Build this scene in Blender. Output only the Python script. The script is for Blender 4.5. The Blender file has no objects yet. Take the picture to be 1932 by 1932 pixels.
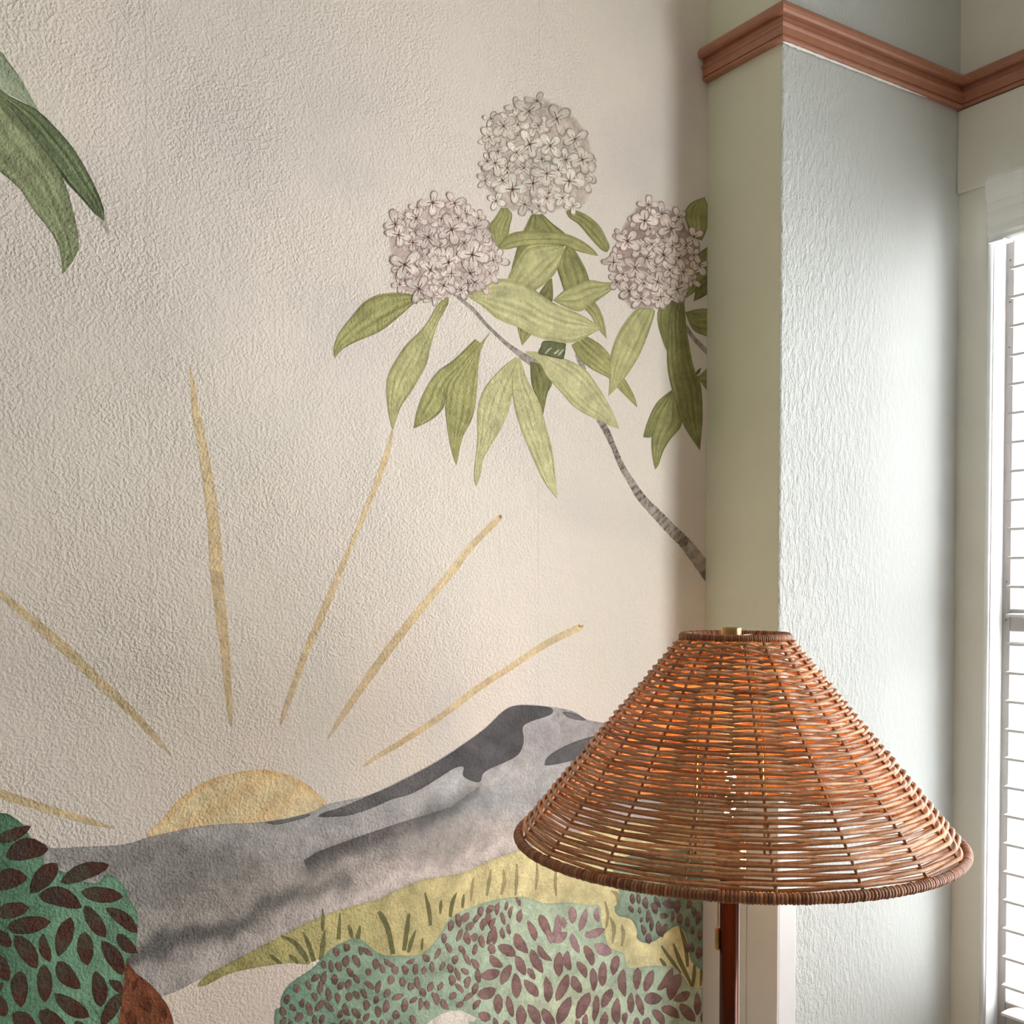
import bpy, bmesh, math, random
import numpy as np
from mathutils import Vector, Matrix
from mathutils.geometry import delaunay_2d_cdt

random.seed(7)
rng = np.random.default_rng(7)
SC = bpy.context.scene
COL = SC.collection

# ------------------------------------------------------------------ camera
F, CX, PY = 2050.0, 966.0, 1149.0          # focal length and principal point, in pixels of the 1932 frame
PITCH, PSI, EYE = math.radians(1.5), math.radians(33.3), 1.35
RV = np.array([math.cos(PSI), -math.sin(PSI), 0.0])
F0 = np.array([math.sin(PSI), math.cos(PSI), 0.0])
ZV = np.array([0, 0, 1.0])
FV = F0 * math.cos(PITCH) - ZV * math.sin(PITCH)
UV = F0 * math.sin(PITCH) + ZV * math.cos(PITCH)
cam_d = bpy.data.cameras.new('camera')
cam_d.sensor_width = 36.0
cam_d.lens = 36.0 * F / 1932.0
cam_d.shift_y = (PY - 966.0) / 1932.0
cam_d.clip_start = 0.02
cam = bpy.data.objects.new('camera', cam_d)
COL.objects.link(cam)
cam.matrix_world = Matrix(((RV[0], UV[0], -FV[0], 0), (RV[1], UV[1], -FV[1], 0), (RV[2], UV[2], -FV[2], EYE), (0, 0, 0, 1)))
SC.camera = cam

# ------------------------------------------------------------------ room dimensions (metres)
D = 1.227        # mural wall plane (Y)
XA = 1.160       # pilaster side face (X)
YB = 1.078       # pilaster front face (Y)
XW = 1.567       # window wall plane (X)
XL, YR, ZC = -2.3, -2.9, 2.75
WIN1 = (0.78, 1.018, 0.62, 1.955)     # y0, y1, z0, z1 of the window opening beside the pilaster
WIN_ADDED = (-0.26, 0.46, 0.55, 2.05)      # unseen neighbour in the same wall, added and sized to light the mural

# ------------------------------------------------------------------ daylight
W = bpy.data.worlds.new('overcast_sky')
SC.world = W
W.use_nodes = True
bg = W.node_tree.nodes['Background']
bg.inputs[0].default_value = (0.98, 0.985, 0.985, 1)
bg.inputs[1].default_value = 10.5

def portal(name, win):
    y0, y1, z0, z1 = win
    ld = bpy.data.lights.new(name, 'AREA')
    ld.shape = 'RECTANGLE'
    ld.size, ld.size_y = (z1 - z0), (y1 - y0)
    ld.cycles.is_portal = True
    lo = bpy.data.objects.new(name, ld)
    COL.objects.link(lo)
    lo.location = (XW + 0.13, (y0 + y1) / 2, (z0 + z1) / 2)
    lo.rotation_euler = (0, math.pi / 2, 0)
portal('daylight_portal', WIN1)
portal('daylight_portal.001', WIN_ADDED)

SC.view_settings.view_transform = 'Standard'
SC.view_settings.look = 'None'
SC.view_settings.gamma = 1.0
SC.view_settings.use_curve_mapping = False
SC.view_settings.exposure = 0.42
SC.cycles.max_bounces = 10
SC.cycles.diffuse_bounces = 6
SC.cycles.transparent_max_bounces = 24
SC.cycles.caustics_reflective = False
SC.cycles.caustics_refractive = False
SC.cycles.sample_clamp_indirect = 6.0
SC.cycles.use_denoising = True

# ------------------------------------------------------------------ helpers
PAINT_GAIN = 1.06      # the pigments' overall strength on the paper
def lin(c, k=1.0):
    out = []
    for v in c[:3]:
        v = v / 255.0
        v = v / 12.92 if v <= 0.04045 else ((v + 0.055) / 1.055) ** 2.4
        out.append(v * k)
    return np.array(out)

def new_mat(name):
    m = bpy.data.materials.new(name)
    m.use_nodes = True
    nt = m.node_tree
    return m, nt, nt.nodes, nt.links, nt.nodes['Principled BSDF']

def noise(N, L, vec, scale, detail=3.0, rough=0.5, dist=0.0):
    n = N.new('ShaderNodeTexNoise')
    n.inputs['Scale'].default_value = scale
    n.inputs['Detail'].default_value = detail
    n.inputs['Roughness'].default_value = rough
    n.inputs['Distortion'].default_value = dist
    L.new(vec, n.inputs['Vector'])
    return n.outputs['Fac']

def math_node(N, L, op, a, b=None, clamp=False):
    n = N.new('ShaderNodeMath')
    n.operation = op
    n.use_clamp = clamp
    for i, v in enumerate((a, b)):
        if v is None:
            continue
        if isinstance(v, (int, float)):
            n.inputs[i].default_value = v
        else:
            L.new(v, n.inputs[i])
    return n.outputs[0]

def maprange(N, L, v, a, b, c, d):
    n = N.new('ShaderNodeMapRange')
    L.new(v, n.inputs[0])
    for i, q in enumerate((a, b, c, d)):
        n.inputs[i + 1].default_value = q
    return n.outputs[0]

def mixcol(N, L, fac, a, b, blend='MIX'):
    n = N.new('ShaderNodeMix')
    n.data_type = 'RGBA'
    n.blend_type = blend
    if isinstance(fac, (int, float)):
        n.inputs[0].default_value = fac
    else:
        L.new(fac, n.inputs[0])
    for i, v in ((6, a), (7, b)):
        if isinstance(v, (tuple, list, np.ndarray)):
            n.inputs[i].default_value = (float(v[0]), float(v[1]), float(v[2]), 1)
        else:
            L.new(v, n.inputs[i])
    return n.outputs[2]

def position(N):
    return N.new('ShaderNodeNewGeometry').outputs['Position']

def bump(N, L, h, strength, dist):
    b = N.new('ShaderNodeBump')
    b.inputs['Strength'].default_value = strength
    b.inputs['Distance'].default_value = dist
    L.new(h, b.inputs['Height'])
    return b.outputs['Normal']

def plaster_height(N, L, pos, amount=1.0):
    """rolled plaster: pitted orange peel over broader trowel lumps"""
    a = noise(N, L, pos, 290.0, 1.5, 0.5, 0.0)
    a = maprange(N, L, a, 0.36, 0.68, 0.0, 1.0)
    b = noise(N, L, pos, 620.0, 1.5, 0.5)
    c = noise(N, L, pos, 60.0, 2.0, 0.5)
    e = noise(N, L, pos, 7.0, 2.0, 0.5)
    amp = maprange(N, L, e, 0.35, 0.65, 0.55, 1.15)
    h = math_node(N, L, 'ADD', math_node(N, L, 'MULTIPLY', a, 0.62), math_node(N, L, 'MULTIPLY', b, 0.42))
    h = math_node(N, L, 'MULTIPLY', h, amp)
    h = math_node(N, L, 'ADD', h, math_node(N, L, 'MULTIPLY', c, 0.7))
    return math_node(N, L, 'MULTIPLY', h, amount)

def sep(N, L, v):
    s = N.new('ShaderNodeSeparateXYZ')
    L.new(v, s.inputs[0])
    return s.outputs

# ------------------------------------------------------------------ materials
def mural_material(name, paper):
    m, nt, N, L, P = new_mat(name)
    pos = position(N)
    if paper:
        n1 = noise(N, L, pos, 3.0, 3.0, 0.55, 0.6)
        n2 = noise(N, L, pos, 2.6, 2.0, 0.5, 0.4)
        c = mixcol(N, L, maprange(N, L, n1, 0.34, 0.66, 0, 1), lin((241, 227, 218)), lin((238, 227, 214)))
        c = mixcol(N, L, maprange(N, L, n2, 0.48, 0.68, 0, 0.8), c, lin((218, 208, 203)))  # cloud wash, deepened to stand in for soft shade on the wall
        fine = noise(N, L, pos, 70.0, 3.0, 0.6)
        c = mixcol(N, L, maprange(N, L, fine, 0.3, 0.7, 0.0, 0.10), c, lin((206, 196, 186)))
        L.new(c, P.inputs['Base Color'])
    else:
        at = N.new('ShaderNodeAttribute')
        at.attribute_name = 'Col'
        n1 = noise(N, L, pos, 38.0, 4.0, 0.62, 0.5)
        n2 = noise(N, L, pos, 210.0, 2.0, 0.6)
        f = math_node(N, L, 'ADD', maprange(N, L, n1, 0.3, 0.7, 0.76, 1.20), maprange(N, L, n2, 0.3, 0.7, -0.10, 0.10))
        g = N.new('ShaderNodeVectorMath')
        g.operation = 'SCALE'
        L.new(at.outputs['Color'], g.inputs[0])
        L.new(f, g.inputs['Scale'])
        L.new(g.outputs[0], P.inputs['Base Color'])
        L.new(at.outputs['Alpha'], P.inputs['Alpha'])
    P.inputs['Roughness'].default_value = 0.72
    P.inputs['Specular IOR Level'].default_value = 0.25
    x = sep(N, L, pos)[0]
    am = maprange(N, L, x, 0.35, 1.10, 1.0, 0.42)
    h = plaster_height(N, L, pos)
    h = math_node(N, L, 'MULTIPLY', h, am)
    L.new(bump(N, L, h, 0.85, 0.0017), P.inputs['Normal'])
    return m
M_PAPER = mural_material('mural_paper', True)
M_PAINT = mural_material('mural_watercolour', False)

def wall_paint(name, rgb, tex, rough=0.55, vary=0.06, streak=False):
    m, nt, N, L, P = new_mat(name)
    pos = position(N)
    n1 = noise(N, L, pos, 4.0, 4.0, 0.6)
    c = mixcol(N, L, maprange(N, L, n1, 0.3, 0.7, 0, 1), lin(rgb, 1 - vary), lin(rgb, 1 + vary * 0.5))
    L.new(c, P.inputs['Base Color'])
    P.inputs['Roughness'].default_value = rough
    P.inputs['Specular IOR Level'].default_value = 0.35
    h = plaster_height(N, L, pos, tex)
    if streak:
        mp = N.new('ShaderNodeMapping')
        mp.inputs['Scale'].default_value = (1.0, 1.0, 0.45)
        L.new(pos, mp.inputs['Vector'])
        s = noise(N, L, mp.outputs[0], 150.0, 3.0, 0.6, 0.3)
        s = maprange(N, L, s, 0.40, 0.72, 0, 1.1)
        x = sep(N, L, pos)[0]
        am = maprange(N, L, x, XA, XA + 0.27, 1.0, 0.16)
        h = math_node(N, L, 'ADD', math_node(N, L, 'MULTIPLY', h, 0.55), s)
        h = math_node(N, L, 'MULTIPLY', h, am)
    L.new(bump(N, L, h, 0.8, 0.0020), P.inputs['Normal'])
    return m
M_PIL_SIDE = wall_paint('sage_white_paint', (226, 226, 204), 0.14)
M_PIL_FRONT = wall_paint('pale_stucco_paint', (202, 203, 200), 0.9, streak=True)
M_WALL = wall_paint('warm_white_wall_paint', (230, 226, 214), 0.16)
M_SAGE = wall_paint('sage_green_wall_paint', (216, 216, 208), 0.16)
M_CEIL = wall_paint('white_ceiling_paint', (236, 234, 226), 0.2)

def plain(name, rgb, rough=0.5, metal=0.0, spec=0.5, wear=0.06, scale=30.0, bumpd=0.0, coat=0.0):
    m, nt, N, L, P = new_mat(name)
    pos = position(N)
    n1 = noise(N, L, pos, scale, 4.0, 0.6)
    c = mixcol(N, L, maprange(N, L, n1, 0.3, 0.7, 0, 1), lin(rgb, 1 - wear), lin(rgb, 1 + wear))
    L.new(c, P.inputs['Base Color'])
    P.inputs['Roughness'].default_value = rough
    P.inputs['Metallic'].default_value = metal
    P.inputs['Specular IOR Level'].default_value = spec
    P.inputs['Coat Weight'].default_value = coat
    if bumpd:
        L.new(bump(N, L, n1, 0.6, bumpd), P.inputs['Normal'])
    return m
M_RAIL = plain('terracotta_satin_paint', (172, 116, 92), 0.34, 0.0, 0.5, 0.08, 60.0, 0.0008)
M_WOOD_W = plain('white_gloss_wood_paint', (226, 222, 222), 0.35, 0, 0.5, 0.04, 12.0, 0.0004)
M_SASH = plain('shade_greyed_sash_paint', (158, 151, 147), 0.5, 0, 0.3, 0.04)  # sash greyed so its colour carries the shade of the reveal
M_CAULK = plain('white_caulk', (244, 242, 234), 0.5, 0, 0.4, 0.03)
M_TRIM_W = plain('white_window_paint', (236, 236, 236), 0.3, 0, 0.5, 0.03)
M_BLIND = plain('white_blind_slat', (226, 226, 228), 0.4, 0, 0.4, 0.02)
M_VAL = plain('white_valance', (246, 247, 242), 0.4, 0, 0.4, 0.02)
M_BRASS = plain('aged_brass', (178, 140, 92), 0.28, 1.0, 0.5, 0.10, 80.0)
M_COPPER = plain('dark_copper_pole', (66, 40, 30), 0.20, 0.85, 0.5, 0.08, 50.0)
M_DARK = plain('black_dot', (30, 28, 26), 0.6)
M_CORD = plain('white_cord', (225, 225, 222), 0.8)

def floor_material():
    m, nt, N, L, P = new_mat('greige_plank_floor')
    pos = position(N)
    mp = N.new('ShaderNodeMapping')
    mp.inputs['Scale'].default_value = (1.2, 14.0, 1)
    L.new(pos, mp.inputs['Vector'])
    n1 = noise(N, L, mp.outputs[0], 6.0, 5.0, 0.6, 0.4)
    L.new(mixcol(N, L, n1, lin((160, 152, 144)), lin((192, 184, 176))), P.inputs['Base Color'])
    P.inputs['Roughness'].default_value = 0.45
    return m
M_FLOOR = floor_material()

def rattan_material(name, k=1.0):
    m, nt, N, L, P = new_mat(name)
    at = N.new('ShaderNodeAttribute')
    at.attribute_name = 'Col'
    pos = position(N)
    n1 = noise(N, L, pos, 160.0, 4.0, 0.65, 0.5)
    n2 = noise(N, L, pos, 700.0, 2.0, 0.6)
    f = math_node(N, L, 'ADD', maprange(N, L, n1, 0.3, 0.7, 0.72, 1.25), maprange(N, L, n2, 0.3, 0.7, -0.08, 0.08))
    g = N.new('ShaderNodeVectorMath')
    g.operation = 'SCALE'
    L.new(at.outputs['Color'], g.inputs[0])
    L.new(math_node(N, L, 'MULTIPLY', f, k), g.inputs['Scale'])
    L.new(g.outputs[0], P.inputs['Base Color'])
    P.inputs['Roughness'].default_value = 0.42
    P.inputs['Specular IOR Level'].default_value = 0.45
    L.new(bump(N, L, n1, 0.5, 0.0006), P.inputs['Normal'])
    tr = N.new('ShaderNodeBsdfTranslucent')
    L.new(g.outputs[0], tr.inputs['Color'])
    mx = N.new('ShaderNodeMixShader')
    mx.inputs[0].default_value = 0.10
    L.new(P.outputs[0], mx.inputs[1])
    L.new(tr.outputs[0], mx.inputs[2])
    L.new(mx.outputs[0], N['Material Output'].inputs['Surface'])
    return m
M_RATTAN = rattan_material('rattan_cane', 1.0)

def glass_material():
    m, nt, N, L, P = new_mat('window_glass')
    N.remove(P)
    t = N.new('ShaderNodeBsdfTransparent')
    t.inputs[0].default_value = (0.96, 0.98, 0.98, 1)
    g = N.new('ShaderNodeBsdfGlossy')
    g.inputs['Roughness'].default_value = 0.02
    mx = N.new('ShaderNodeMixShader')
    mx.inputs[0].default_value = 0.05
    L.new(t.outputs[0], mx.inputs[1])
    L.new(g.outputs[0], mx.inputs[2])
    L.new(mx.outputs[0], N['Material Output'].inputs['Surface'])
    return m
M_GLASS = glass_material()

def bulb_material():
    m, nt, N, L, P = new_mat('lit_frosted_bulb')
    P.inputs['Base Color'].default_value = (1, 0.9, 0.75, 1)
    P.inputs['Emission Color'].default_value = (1.0, 0.47, 0.13, 1)
    P.inputs['Emission Strength'].default_value = BULB
    return m
BULB = 450.0
M_BULB = bulb_material()

# ------------------------------------------------------------------ object builders
def obj(name, verts, faces, mat, parent=None, smooth=False, cols=None, origin=None):
    """link one mesh object; verts are world coordinates"""
    v = np.asarray(verts, dtype=float).reshape(-1, 3)
    o0 = np.array(origin if origin is not None else (0, 0, 0), dtype=float)
    me = bpy.data.meshes.new(name)
    me.from_pydata((v - o0).tolist(), [], [list(map(int, f)) for f in faces])
    if cols is not None:
        c = np.asarray(cols, dtype=np.float32)
        if c.shape[1] == 3:
            c = np.hstack([c, np.ones((len(c), 1), np.float32)])
        a = me.color_attributes.new('Col', 'FLOAT_COLOR', 'POINT')
        if mat.name == 'mural_watercolour':
            c = c.copy()
            c[:, :3] = np.clip(c[:, :3] * PAINT_GAIN, 0, 0.88)
        a.data.foreach_set('color', c.ravel())
    me.materials.append(mat)
    if smooth:
        me.polygons.foreach_set('use_smooth', np.ones(len(me.polygons), bool))
    me.update()
    o = bpy.data.objects.new(name, me)
    COL.objects.link(o)
    o.location = o0
    if parent is not None:
        o.parent = parent
        o.matrix_parent_inverse = Matrix.Translation(-Vector(world_loc(parent)))
    return o

def world_loc(o):
    return o['_w'] if '_w' in o else o.location

def thing(name, label, cat, loc, group=None):
    o = bpy.data.objects.new(name, None)
    COL.objects.link(o)
    o.location = loc
    o.empty_display_size = 0.05
    o['label'] = label
    o['category'] = cat
    if group:
        o['group'] = group
    return o

def tag(o, label, cat, group=None):
    o['label'] = label
    o['category'] = cat
    if group:
        o['group'] = group
    return o

def struct(o, label=None, cat=None):
    o['kind'] = 'structure'
    if label:
        o['label'] = label
    if cat:
        o['category'] = cat
    return o

def box_vf(x0, x1, y0, y1, z0, z1, bev=0.0):
    bm = bmesh.new()
    bmesh.ops.create_cube(bm, size=1.0)
    for v in bm.verts:
        v.co = Vector(((x0 + x1) / 2 + v.co.x * (x1 - x0), (y0 + y1) / 2 + v.co.y * (y1 - y0), (z0 + z1) / 2 + v.co.z * (z1 - z0)))
    if bev:
        bmesh.ops.bevel(bm, geom=list(bm.edges), offset=bev, segments=2, profile=0.6, affect='EDGES')
    bm.verts.index_update()
    vs = [tuple(v.co) for v in bm.verts]
    fs = [[v.index for v in f.verts] for f in bm.faces]
    bm.free()
    return vs, fs

def join(parts):
    V, Fc = [], []
    for v, f in parts:
        n = len(V)
        V += list(v)
        Fc += [[i + n for i in q] for q in f]
    return V, Fc

def tube_vf(path, rad, sides=8, closed=False):
    """tube along a polyline; rad a number or one per point"""
    P = np.asarray(path, float)
    n = len(P)
    rad = np.full(n, rad) if np.isscalar(rad) else np.asarray(rad)
    if closed:
        T = np.roll(P, -1, 0) - np.roll(P, 1, 0)
    else:
        T = np.gradient(P, axis=0)
    T /= np.linalg.norm(T, axis=1)[:, None] + 1e-12
    up = np.array([0, 0, 1.0])
    if abs(T[0] @ up) > 0.95:
        up = np.array([1.0, 0, 0])
    A = np.cross(T, up)
    A /= np.linalg.norm(A, axis=1)[:, None] + 1e-12
    B = np.cross(A, T)
    th = np.arange(sides) * 2 * math.pi / sides
    V = (P[:, None] + rad[:, None, None] * (A[:, None] * np.cos(th)[None, :, None] + B[:, None] * np.sin(th)[None, :, None])).reshape(-1, 3)
    Fc = []
    for i in range(n if closed else n - 1):
        j = (i + 1) % n
        for k in range(sides):
            l = (k + 1) % sides
            Fc.append([i * sides + k, i * sides + l, j * sides + l, j * sides + k])
    if not closed:
        Fc.append(list(range(sides))[::-1])
        Fc.append([(n - 1) * sides + k for k in range(sides)])
    return V.tolist(), Fc

def lathe_vf(cx, cy, prof, seg=32):
    V, Fc = [], []
    m = len(prof)
    for i in range(seg):
        a = 2 * math.pi * i / seg
        for r, z in prof:
            V.append((cx + r * math.cos(a), cy + r * math.sin(a), z))
    for i in range(seg):
        j = (i + 1) % seg
        for k in range(m - 1):
            Fc.append([i * m + k, j * m + k, j * m + k + 1, i * m + k + 1])
    if prof[0][0] > 1e-6:
        Fc.append([i * m for i in range(seg)][::-1])
    if prof[-1][0] > 1e-6:
        Fc.append([i * m + m - 1 for i in range(seg)])
    return V, Fc

# ------------------------------------------------------------------ the room shell
T = 0.12
struct(obj('floor', *box_vf(XL - T, XW + T, YR - T, D + T, -0.1, 0.0), M_FLOOR))
struct(obj('ceiling', *box_vf(XL - T, XW + T, YR - T, D + T, ZC, ZC + 0.1), M_CEIL))
struct(obj('wall_back', *box_vf(XL - T, XW + T, D, D + T, 0, ZC), M_WALL))
struct(obj('wall_left', *box_vf(XL - T, XL, YR, D, 0, ZC), M_SAGE))
struct(obj('wall_rear', *box_vf(XL - T, XW + T, YR - T, YR, 0, ZC), M_SAGE))

def wall_right():
    P = [box_vf(XW, XW + T, YR, WIN_ADDED[0], 0, ZC), box_vf(XW, XW + T, WIN_ADDED[1], WIN1[0], 0, ZC), box_vf(XW, XW + T, WIN1[1], D, 0, ZC)]
    for w in (WIN1, WIN_ADDED):
        P.append(box_vf(XW, XW + T, w[0], w[1], 0, w[2]))
        P.append(box_vf(XW, XW + T, w[0], w[1], w[3], ZC))
    return obj('wall_right', *join(P), M_WALL)
wr = struct(wall_right())
# plaster above the window head stands a little proud, with a soft lower lip
obj('lintel_plaster', *box_vf(XW - 0.007, XW, -0.02, YB, 1.969, 2.100, 0.0025), M_WALL, wr)

# pilaster standing in the corner: two skins, so the side can be smooth and the front rough
def pilaster():
    root = bpy.data.objects.new('wall_pilaster', None)
    COL.objects.link(root)
    root.location = ((XA + XW) / 2, (YB + D) / 2, 0)
    struct(root)
    zs = np.linspace(0, ZC, 90)
    wob = np.convolve(rng.normal(0, 1, 120), np.ones(5) / 5, 'same')[:90] * 0.0009
    V, Fc = [], []
    for i, z in enumerate(zs):        # side skin, rounded arris
        for x, y in ((XA, D), (XA, YB + 0.004), (XA + 0.0008 + wob[i], YB + 0.0012)):
            V.append((x, y, z))
    for i in range(len(zs) - 1):
        for k in range(2):
            a = i * 3 + k
            Fc.append([a, a + 3, a + 4, a + 1])
    obj('side_face', V, Fc, M_PIL_SIDE, root)
    V, Fc = [], []
    for i, z in enumerate(zs):
        for x, y in ((XA + 0.0008 + wob[i], YB + 0.0012), (XA + 0.003 + wob[i] * 0.5, YB), (XW, YB)):
            V.append((x, y, z))
    for i in range(len(zs) - 1):
        for k in range(2):
            a = i * 3 + k
            Fc.append([a, a + 3, a + 4, a + 1])
    obj('front_face', V, Fc, M_PIL_FRONT, root)
    return root
pil = pilaster()

# picture rail: one moulded length on each face, mitred at the corners
def rail():
    z0 = 2.101
    prof = [(0.0, 0.0), (0.0085, 0.0), (0.0110, 0.0012), (0.0112, 0.0038), (0.0086, 0.0046), (0.0090, 0.0058), (0.0108, 0.0065), (0.0112, 0.0165), (0.0132, 0.0182),
            (0.0142, 0.0202), (0.0132, 0.0222), (0.0092, 0.0230), (0.0092, 0.0245), (0.0100, 0.0300), (0.0098, 0.0318), (0.0168, 0.0322), (0.0200, 0.0345), (0.0214, 0.0385),
            (0.0208, 0.0425), (0.0180, 0.0465), (0.0120, 0.0490), (0.0, 0.0495)]
    root = bpy.data.objects.new('trim_1', None)
    COL.objects.link(root)
    root.location = (XA, YB, z0)
    struct(root)
    runs = [((lambda p: (XA - p, D - 0.0005)), (lambda p: (XA - p, YB - p))),
            ((lambda p: (XA - p, YB - p)), (lambda p: (XW - p, YB - p))),
            ((lambda p: (XW - p, YB - p)), (lambda p: (XW - p, -0.9)))]
    for a, b in runs:
        V, Fc = [], []
        m = len(prof)
        for fn in (a, b):
            for p, z in prof:
                x, y = fn(p)
                V.append((x, y, z0 + z))
        for k in range(m - 1):
            Fc.append([k, k + 1, m + k + 1, m + k])
        Fc.append(list(range(m)))
        Fc.append(list(range(m, 2 * m))[::-1])
        obj('picture_rail', V, Fc, M_RAIL, root)
    # ragged white caulk line under the front length
    xs = np.linspace(XA - 0.004, XW - 0.09, 60)
    r = 0.0014 + 0.0007 * np.abs(rng.normal(0, 1, 60))
    r[-12:] *= np.linspace(1, 0.2, 12)
    obj('caulk_line', *tube_vf([(x, YB - 0.004, z0 - 0.001) for x in xs], r, 6), M_CAULK, root, True)
rail()

# white painted boards cladding the foot of the pilaster
def corner_boards():
    root = bpy.data.objects.new('trim_2', None)
    COL.objects.link(root)
    root.location = (XA, YB, 0)
    struct(root)
    zt = 1.14
    xo = XA - 0.004
    obj('board', *box_vf(xo, XA + 0.002, YB + 0.056, D - 0.0012, 0, zt, 0.0012), M_WOOD_W, root)
    obj('board', *box_vf(xo, XA + 0.004, YB - 0.005, YB + 0.0548, 0, zt, 0.0016), M_WOOD_W, root)
    obj('corner_strip', *box_vf(XA - 0.001, XA + 0.034, YB - 0.0055, YB + 0.002, 0, zt, 0.0014), M_WOOD_W, root)
corner_boards()

# ------------------------------------------------------------------ windows
def window(name, w, depth0, label_blind):
    y0, y1, z0, z1 = w
    root = bpy.data.objects.new(name, None)
    COL.objects.link(root)
    root.location = (XW, (y0 + y1) / 2, z0)
    struct(root)
    # jamb lining, sill and head board
    for ya, yb in ((y1 - 0.004, y1), (y0, y0 + 0.004)):
        obj('jamb', *box_vf(XW - 0.001, XW + T, ya, yb, z0, z1), M_TRIM_W, root)
    obj('window_sill', *box_vf(XW - 0.03, XW + T, y0 - 0.02, y1 + 0.005, z0 - 0.02, z0, 0.003), M_TRIM_W, root)
    obj('window_head', *box_vf(XW - 0.001, XW + T, y0, y1, z1 - 0.004, z1), M_TRIM_W, root)
    # rounded bead where the opening meets the wall
    for yy in (y1 + 0.002, y0 - 0.002):
        obj('edge_bead', *tube_vf([(XW - 0.0015, yy, z) for z in np.linspace(z0, z1, 8)], 0.0045, 14), M_TRIM_W, root, True)
    # sash
    xs0, xs1 = XW + 0.030, XW + 0.062
    sw = 0.0175
    fr = [box_vf(xs0, xs1, y1 - sw, y1 - 0.001, z0, z1, 0.002), box_vf(xs0, xs1, y0 + 0.001, y0 + sw, z0, z1, 0.002),
          box_vf(xs0, xs1, y0 + sw, y1 - sw, z0, z0 + 0.06, 0.003), box_vf(xs0, xs1, y0 + sw, y1 - sw, z1 - 0.05, z1 - 0.004, 0.003),
          box_vf(xs0, xs1, y0 + sw, y1 - sw, (z0 + z1) / 2 - 0.018, (z0 + z1) / 2 + 0.018, 0.003)]
    for q, f in enumerate(fr):
        obj('sash_stile' if q < 2 else 'sash_rail', *f, M_SASH, root)
    for za, zb in ((z0 + 0.055, (z0 + z1) / 2 - 0.015), ((z0 + z1) / 2 + 0.015, z1 - 0.045)):
        obj('pane', *box_vf(XW + 0.046, XW + 0.049, y0 + sw - 0.001, y1 - sw + 0.001, za, zb), M_GLASS, root)
    return root
window('window_1', WIN1, 0.05, True)
window('window_added', WIN_ADDED, 0.05, False)  # added opening, unseen, for fill and side light

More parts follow.
